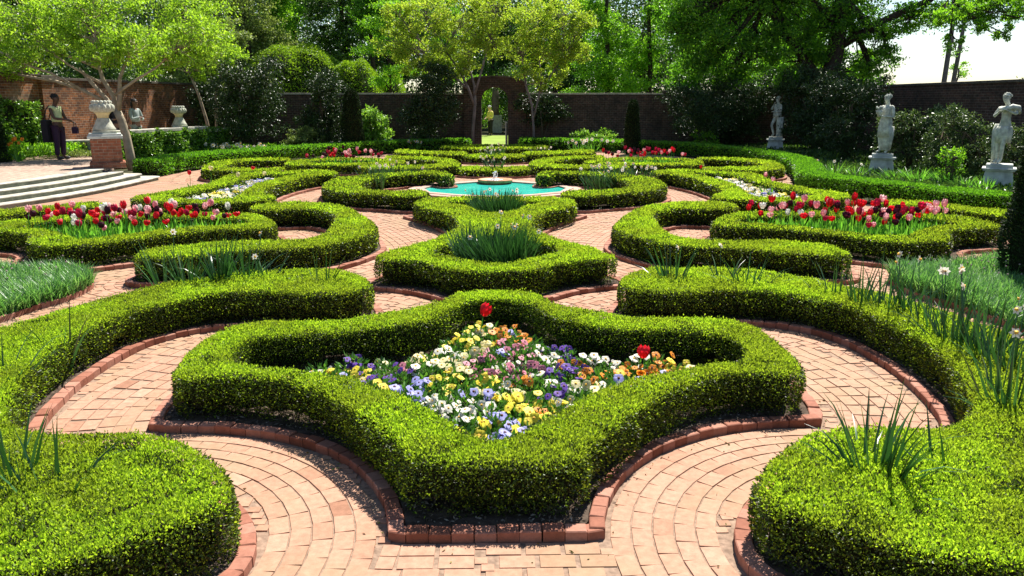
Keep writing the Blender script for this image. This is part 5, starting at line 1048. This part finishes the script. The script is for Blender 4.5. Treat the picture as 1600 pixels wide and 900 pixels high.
# ------------------------------------------------------------------ statues and people
def skin(name,V,E,R,mat,parent,sub=2):
    me=bpy.data.meshes.new(name); me.from_pydata(V,E,[]); me.materials.append(mat); o=link(name,me,parent)
    m=o.modifiers.new('Skin','SKIN'); m.use_smooth_shade=True; m.branch_smoothing=.6
    sv=me.skin_vertices[0].data
    for i,r in enumerate(R): sv[i].radius=(r,r) if not hasattr(r,'__len__') else r
    sv[0].use_root=True
    s=o.modifiers.new('Subdivision','SUBSURF'); s.levels=sub; s.render_levels=sub; return o
def chain(V,E,R,start,pts,rs):
    prev=start
    for p,r in zip(pts,rs): V.append(p); R.append(r); E.append((prev,len(V)-1)); prev=len(V)-1
    return prev
def figure(o,H_,mat,handL,handR,elbL,elbR,legs=None,head=(0,0),hatmat=None,female=True,twist=0):
    """figure standing at the local origin facing -Y; H_ = height. hands / elbows are given points."""
    k=H_/1.7; V=[];E=[];R=[]
    S=lambda p:tuple(a*k for a in p)
    V.append(S((0,0,.92))); R.append((.135*k,.105*k))
    c=chain(V,E,R,0,[S((0,0,1.06)),S((0,.0,1.2)),S((0,.01,1.34))],[.112*k if female else .13*k,.125*k,.125*k]); chest=c
    hx,hy=head
    nk=chain(V,E,R,chest,[S((0,.01,1.44)),S((hx*.3,-.005+hy*.3,1.49))],[.072*k,.058*k])
    hd=chain(V,E,R,nk,[S((hx*.8,-.02+hy,1.55)),S((hx,-.01+hy,1.61)),S((hx,.005+hy,1.665))],[.074*k,.096*k,.072*k])
    for sgn,el,ha in ((-1,elbL,handL),(1,elbR,handR)):
        sh=chain(V,E,R,chest,[S((sgn*.15,.01,1.385)),S((sgn*.19,.01,1.34))],[.055*k,.05*k])
        e=chain(V,E,R,sh,[S(el)],[.04*k]); wv=[ha[i]+(ha[i]-el[i])*.0 for i in range(3)]; h=chain(V,E,R,e,[S(ha)],[.026*k])
        d=np.array(ha)-np.array(el); d=d/np.linalg.norm(d); pal=np.array(ha)+d*.06; p=chain(V,E,R,h,[S(tuple(pal))],[.03*k])
        sd=np.cross(d,[0,0,1]); sd=sd/max(np.linalg.norm(sd),.01)
        for j,(off,ln) in enumerate(((-.024,.055),(-.008,.065),(.008,.062),(.024,.05))): chain(V,E,R,p,[S(tuple(pal+sd*off+d*.03)),S(tuple(pal+sd*off*1.1+d*ln+np.array([0,0,-.012])))],[.0085*k,.006*k])
        chain(V,E,R,h,[S(tuple(np.array(ha)+d*.03+sd*-.035))],[.009*k])
    legs=legs or [((-.10,0,.86),(-.11,-.01,.48),(-.11,.02,.09),(-.12,-.12,.035)),((.10,0,.86),(.11,-.01,.48),(.11,.02,.09),(.12,-.12,.035))]
    for lg in legs: chain(V,E,R,0,[S(p) for p in lg],[.095*k,.058*k,.038*k,.034*k])
    b=skin('body',V,E,R,mat,o)
    # face: nose, brow, lips, eyes, ears as shallow relief
    f=MB(); cx,cy=hx,hy
    f.tube([S((cx,cy-.088,1.645)),S((cx,cy-.112,1.612)),S((cx,cy-.098,1.603))],[.008*k,.014*k,.010*k],6)
    for sgn in (-1,1):
        f.ball(S((cx+sgn*.032,cy-.083,1.638)),.012*k,8); f.ball(S((cx+sgn*.088,cy-.0,1.62)),.02*k,8,0,(.45,1,1.4)); f.tube([S((cx+sgn*.014,cy-.09,1.655)),S((cx+sgn*.05,cy-.078,1.658))],.007*k,5)
    f.tube([S((cx-.022,cy-.088,1.577)),S((cx,cy-.096,1.576)),S((cx+.022,cy-.088,1.577))],[.004*k,.008*k,.004*k],6); f.ball(S((cx,cy-.075,1.55)),.022*k,8)
    f.build('face',mat,o); return k
def hair(o,k,head,mat,long=False,wreath=None):
    cx,cy=head; h=MB(); h.ball((cx*k,(cy+.02)*k,1.648*k),.094*k,16,0,(.95,1.0,.88))
    for i in range(26):
        a=random.random()*6.28; el=random.random()*1.2; h.ball(((cx+.09*math.cos(a)*math.cos(el))*k,(cy+.03+.085*math.sin(a)*math.cos(el))*k,(1.66+.075*math.sin(el))*k),.022*k,6)
    if long: h.tube([(cx*k,(cy+.08)*k,1.62*k),(cx*k,(cy+.10)*k,1.5*k),(cx*k,(cy+.09)*k,1.38*k)],[.075*k,.07*k,.03*k],10)
    h.build('hair',mat,o)
    if wreath:
        q=MB()
        for i in range(16): a=i*6.283/16; q.ball(((cx+.085*math.cos(a))*k,(cy+.015+.09*math.sin(a))*k,(1.672+.01*math.sin(3*a))*k),.017*k,7)
        q.build('wreath',wreath,o)
def cloth(o,name,mat,prof,fold=.06,nf=9,sx_=1,sy_=.75,lean=(0,0),n=54,c=(0,0,0)):
    return MB().lathe(prof,n,c,0,True,fold,nf,sx_,sy_,lean).build(name,mat,o)
def pedestal(o,rz=0):
    mb=MB(); mb.box((0,0,.22),(.80,.80,.44),0,0,.0,.78); 
    mb.box((0,0,.455),(.74,.74,.035),0,0,.01); mb.box((0,0,.485),(.80,.80,.03),0,0,.01); mb.box((0,0,.54),(.62,.62,.09),0,0,.012)
    mb.box((0,0,.03),(.88,.88,.06),0,0,.01); q=mb.build('pedestal',M['limestone'],o); q.scale=(.86,.86,1); q.rotation_euler=(0,0,rz)
ST=empty  # statues stand on their own pedestals, one thing each
def statue(loc,rz,label,variant):
    o=empty('statue',loc,rz); tag(o,label,'statue','marble garden statues on the right'); pedestal(o,-rz-math.atan2(loc[0],loc[1]))
    f=empty('figure',(0,0,.585)); f.parent=o; f=f
    m=M['stone']; Hh=1.55; random.seed(variant)
    class Shift: pass
    if variant==1:   # flower bearer
        k=figure(f,Hh,m,(-.12,-.26,1.16),(.10,-.27,1.10),(-.25,-.02,1.08),(.25,-.03,1.07),head=(-.0,-.03),legs=[((-.09,0,.86),(-.12,-.06,.48),(-.12,.02,.09),(-.14,-.13,.035)),((.10,0,.86),(.10,.0,.48),(.11,.03,.09),(.13,-.1,.035))])
        hair(f,k,(0,-.03),m,False,m)
        cloth(f,'drapery',m,[(.215*k,.50*k),(.205*k,.7*k),(.185*k,.9*k),(.15*k,1.08*k),(.15*k,1.2*k),(.155*k,1.3*k),(.09*k,1.4*k)],.05,9,1,.82)
        cloth(f,'skirt',m,[(.16*k,.10*k),(.19*k,.3*k),(.22*k,.55*k),(.2*k,.8*k)],.09,8,.95,.72,(0,0),54,(.03,.04,0))
        q=MB()
        for i in range(24): a=random.random()*6.28; r=.07*math.sqrt(random.random()); q.ball((r*math.cos(a)-.02,-.30+r*math.sin(a),(1.28+random.random()*.1)*k),.028,7)
        q.lathe([(.03,1.08*k),(.07,1.2*k),(.09,1.27*k)],14,(-.02,-.30,0)); q.build('bouquet',m,f)
    elif variant==2: # bare torso with hip drapery and cloak on the shoulder
        k=figure(f,Hh,m,(-.10,-.20,1.26),(.14,-.20,1.30),(-.27,-.05,1.16),(.27,-.06,1.22),head=(-.03,-.03),female=False,legs=[((-.10,0,.86),(-.10,-.03,.48),(-.10,.03,.09),(-.12,-.1,.035)),((.10,0,.86),(.05,-.10,.48),(.02,-.04,.09),(.0,-.17,.035))])
        hair(f,k,(-.03,-.03),m,False,m)
        cloth(f,'hip_drapery',m,[(.165*k,.52*k),(.185*k,.7*k),(.185*k,.84*k),(.155*k,.93*k)],.10,7,1,.8)
        cloth(f,'hanging_cloth',m,[(.10*k,.05*k),(.12*k,.4*k),(.14*k,.8*k),(.09*k,.98*k)],.12,6,1,.8,(-.03,0),42,(-.15,.1,0))
        q=MB(); q.tube([(-.2*k,.05,1.36*k),(0,-.16,1.33*k),(.2*k,-.14,1.4*k),(.25*k,.0,1.38*k),(.25*k,.1,1.25*k)],[.045,.055,.065,.06,.045],10); q.build('cloak',m,f)
    else:
        k=figure(f,Hh,m,(-.05,-.17,1.40),(.05,-.22,1.08),(-.22,-.16,1.16),(.26,-.02,1.08),head=(0,-.02),legs=[((-.10,0,.86),(-.14,-.16,.5),(-.08,-.06,.1),(-.08,-.18,.035)),((.10,0,.86),(.10,0,.48),(.11,.03,.09),(.12,-.1,.035))])
        hair(f,k,(0,-.02),m)
        cloth(f,'tunic',m,[(.20*k,.86*k),(.19*k,1.0*k),(.175*k,1.15*k),(.18*k,1.28*k),(.12*k,1.4*k)],.05,9,1,.82)
        cloth(f,'drapery',m,[(.17*k,.02*k),(.18*k,.3*k),(.2*k,.6*k),(.17*k,.86*k)],.10,8,.8,.7,(0,0),54,(.08,.1,0))
    return o
for (px,Y,rz,lab,v) in ((1381,22.0,rad(-62),'middle marble statue holding a bunch of flowers, wreath on its hair',1),(1566,18.3,rad(-58),'rightmost marble statue with bare torso and a cloak over the shoulder',2),(1213,32.3,rad(-70),'leftmost and smallest looking marble statue with chin on its hand',3)):
    statue((sx(px,Y),Y,0),rz,lab,v)
# flatten the helper level: parts hang directly from the statue
for o in [x for x in bpy.data.objects if x.name.startswith('figure')]:
    p=o.parent
    for ch in list(o.children): ch.parent=p; ch.location=(0,0,.585)
    bpy.data.objects.remove(o)
def person(loc,rz,label,H_,skinm,topm,botm,hairm,hands,elbows,head=(0,-.03),longhair=False,skirt=False,sleeves=True,extra=None):
    o=empty('person',loc,rz); tag(o,label,'person'); k=figure(o,H_,skinm,hands[0],hands[1],elbows[0],elbows[1],head=head); hair(o,k,head,hairm,longhair)
    V=[];E=[];R=[]; S=lambda p:tuple(a*k for a in p)
    V.append(S((0,0,.96)));R.append((.165*k,.135*k)); c=chain(V,E,R,0,[S((0,0,1.1)),S((0,0,1.24)),S((0,.01,1.37))],[.15*k,.15*k,.135*k])
    for sgn,el,ha in ((-1,elbows[0],hands[0]),(1,elbows[1],hands[1])):
        e=chain(V,E,R,c,[S((sgn*.15,.01,1.39)),S((sgn*.195,.01,1.34))],[.068*k,.066*k])
        if sleeves: chain(V,E,R,e,[S(el),S(tuple(el[i]*.25+ha[i]*.75 for i in range(3)))],[.055*k,.042*k])
    skin('top',V,E,R,topm,o)
    V=[];E=[];R=[]; V.append(S((0,0,.93)));R.append((.15*k,.125*k))
    for s_ in (-1,1): chain(V,E,R,0,[S((s_*.10,0,.82)),S((s_*.11,-.01,.48)),S((s_*.115,.02,.10))],[.108*k,.08*k,.066*k])
    skin('trousers',V,E,R,botm,o)
    q=MB()
    for s_ in (-1,1): q.ball(S((s_*.118,-.06,.045)),.055*k,10,0,(.85,2.3,.8))
    q.build('shoes',M['iron'],o)
    return o
dk=plain('dark_skin',(.10,.05,.03),.5,.1,20); lt=plain('fair_skin',(.55,.33,.25),.5,.1,20); bn=plain('brown_skin',(.16,.08,.05),.5,.1,20)
bk=plain('black_cloth',(.012,.01,.016),.8,.2,30); pl=plain('plum_cloth',(.03,.012,.035),.8,.2,30); ye=plain('pale_lime_cloth',(.55,.60,.30),.8,.1,30); gr=plain('grey_green_cloth',(.24,.28,.26),.8,.12,30); yl=plain('yellow_cloth',(.80,.68,.16),.8,.08,30); wh=plain('white_hair',(.75,.74,.72),.8,.1,30); bh=plain('black_hair',(.01,.009,.009),.6,.1,30)
Ym=23.3
person((sx(104,Ym,.36),Ym,.364),rad(78),'person in a pale sleeveless top and dark trousers standing on the terrace, arm held out',1.78,dk,ye,pl,bh,((-.10,-.40,1.06),(.16,-.34,1.0)),((-.22,-.10,1.10),(.25,-.06,1.08)),sleeves=False)
bag=empty('shoulder_bag',(sx(91,Ym,.36),Ym-.12,.364+.62)); tag(bag,'black shoulder bag hanging behind the person on the terrace','bag')
MB().box((0,0,.18),(.17,.30,.62),0,0,.03).build('pouch',bk,bag); MB().tube([(0,-.1,.48),(.07,-.06,.78),(.12,0,.87),(.12,.12,.8),(.02,.1,.48)],.014,6).build('strap',bk,bag)
hb=empty('handbag',(sx(104,Ym,.36)+.43,Ym+.09,.364+.80)); tag(hb,'small dark handbag held in the hand of the person on the terrace','bag')
MB().box((0,0,.02),(.15,.10,.2),0,0,.03).build('pouch',pl,hb); MB().tube([(-.05,0,.1),(-.03,0,.22),(.02,0,.23),(.05,0,.1)],.008,6).build('handle',bk,hb)
Y2=26.4; person((sx(222,Y2,.36),Y2,.364),rad(72),'person in a grey green top with folded arms standing behind the stone coping',1.66,bn,gr,gr,bh,((.05,-.24,1.16),(-.04,-.27,1.12)),((-.25,-.07,1.08),(.25,-.07,1.06)),longhair=True)
Y3=25.6; person((sx(190,Y3,.36),Y3,.364),rad(60),'person in black half hidden between urn and crepe myrtle trunk',1.6,bn,bk,bk,bh,((-.14,-.26,1.14),(.14,-.24,1.10)),((-.24,-.03,1.08),(.25,-.02,1.06)),head=(0,-.05))
Y4=48.5-.0; Y4=47.6; person((sx(766,Y4),Y4,0),rad(-55),'white haired person in a yellow top seen through the archway on the lawn',1.68,lt,yl,bk,wh,((-.16,-.24,1.0),(.16,-.22,1.04)),((-.25,-.02,1.1),(.25,0,1.1)),head=(0,-.07))
# tall stone figure and shrubs closing the view behind the arch
ob=empty('stone_column',(sx(774,52),52,0)); tag(ob,'worn pinkish stone figure on a grey block seen through the archway','stone statue')
MB().box((.1,0,.55),(.6,.6,1.1),0,0,.03).build('pedestal',M['urns'],ob)
M['pinkst']=plain('pink_stone',(.15,.11,.09),.8,.3,5); MB().lathe([(.24,1.1),(.22,1.6),(.25,2.1),(.2,2.5),(.14,2.72),(.12,2.78),(.17,2.9),(.15,3.08),(.04,3.15)],20,(0,0,0),0,True,.06,7).build('figure',M['pinkst'],ob)
shrub(752,53,3.5,1.6,'mid','sunlit shrub at the left seen through the archway',6000,.1,.1,31,name='shrub')
shrub(800,52.5,4.2,2.0,'dark','dark shrub at the right seen through the archway',9000,.12,.1,32,name='shrub')

# a few dry leaves and clippings lying on the brick walks
def fallen():
    rng=np.random.default_rng(8); Ps=[]
    for k in ('B1','H1r','H1l','C2r','C2l','B2'):
        P=resample(BEDS[k],.05); j=rng.integers(0,len(P),150 if k=='B1' else 60); c=P.mean(0); o=unit(P[j]-np.roll(P,3,0)[j]); nr=np.stack([o[:,1],-o[:,0]],1)
        Ps.append(P[j]+nr*(np.abs(rng.normal(size=len(j)))*.07+.012)[:,None])
    Q=np.vstack(Ps+[np.c_[rng.uniform(-3,3,60),rng.uniform(2.6,8,60)]]); n=len(Q); D=rng.normal(size=(n,3)); D[:,2]=np.abs(D[:,2])*.12; D=unit(D)
    return leaf_mesh('fallen_leaves',np.c_[Q,np.full(n,.012)],D,.010+.028*rng.random(n)**2,.006+.008*rng.random(n),M['litterm'])
M['litterm']=leafmat('fallen_leaf',[(.10,.06,.03),(.20,.13,.05),(.10,.16,.03),(.30,.22,.10)],.1,1,.8,.1)
tag(link('fallen_leaves',fallen()),'dry leaves and clippings scattered along the brick walks',kind='stuff')
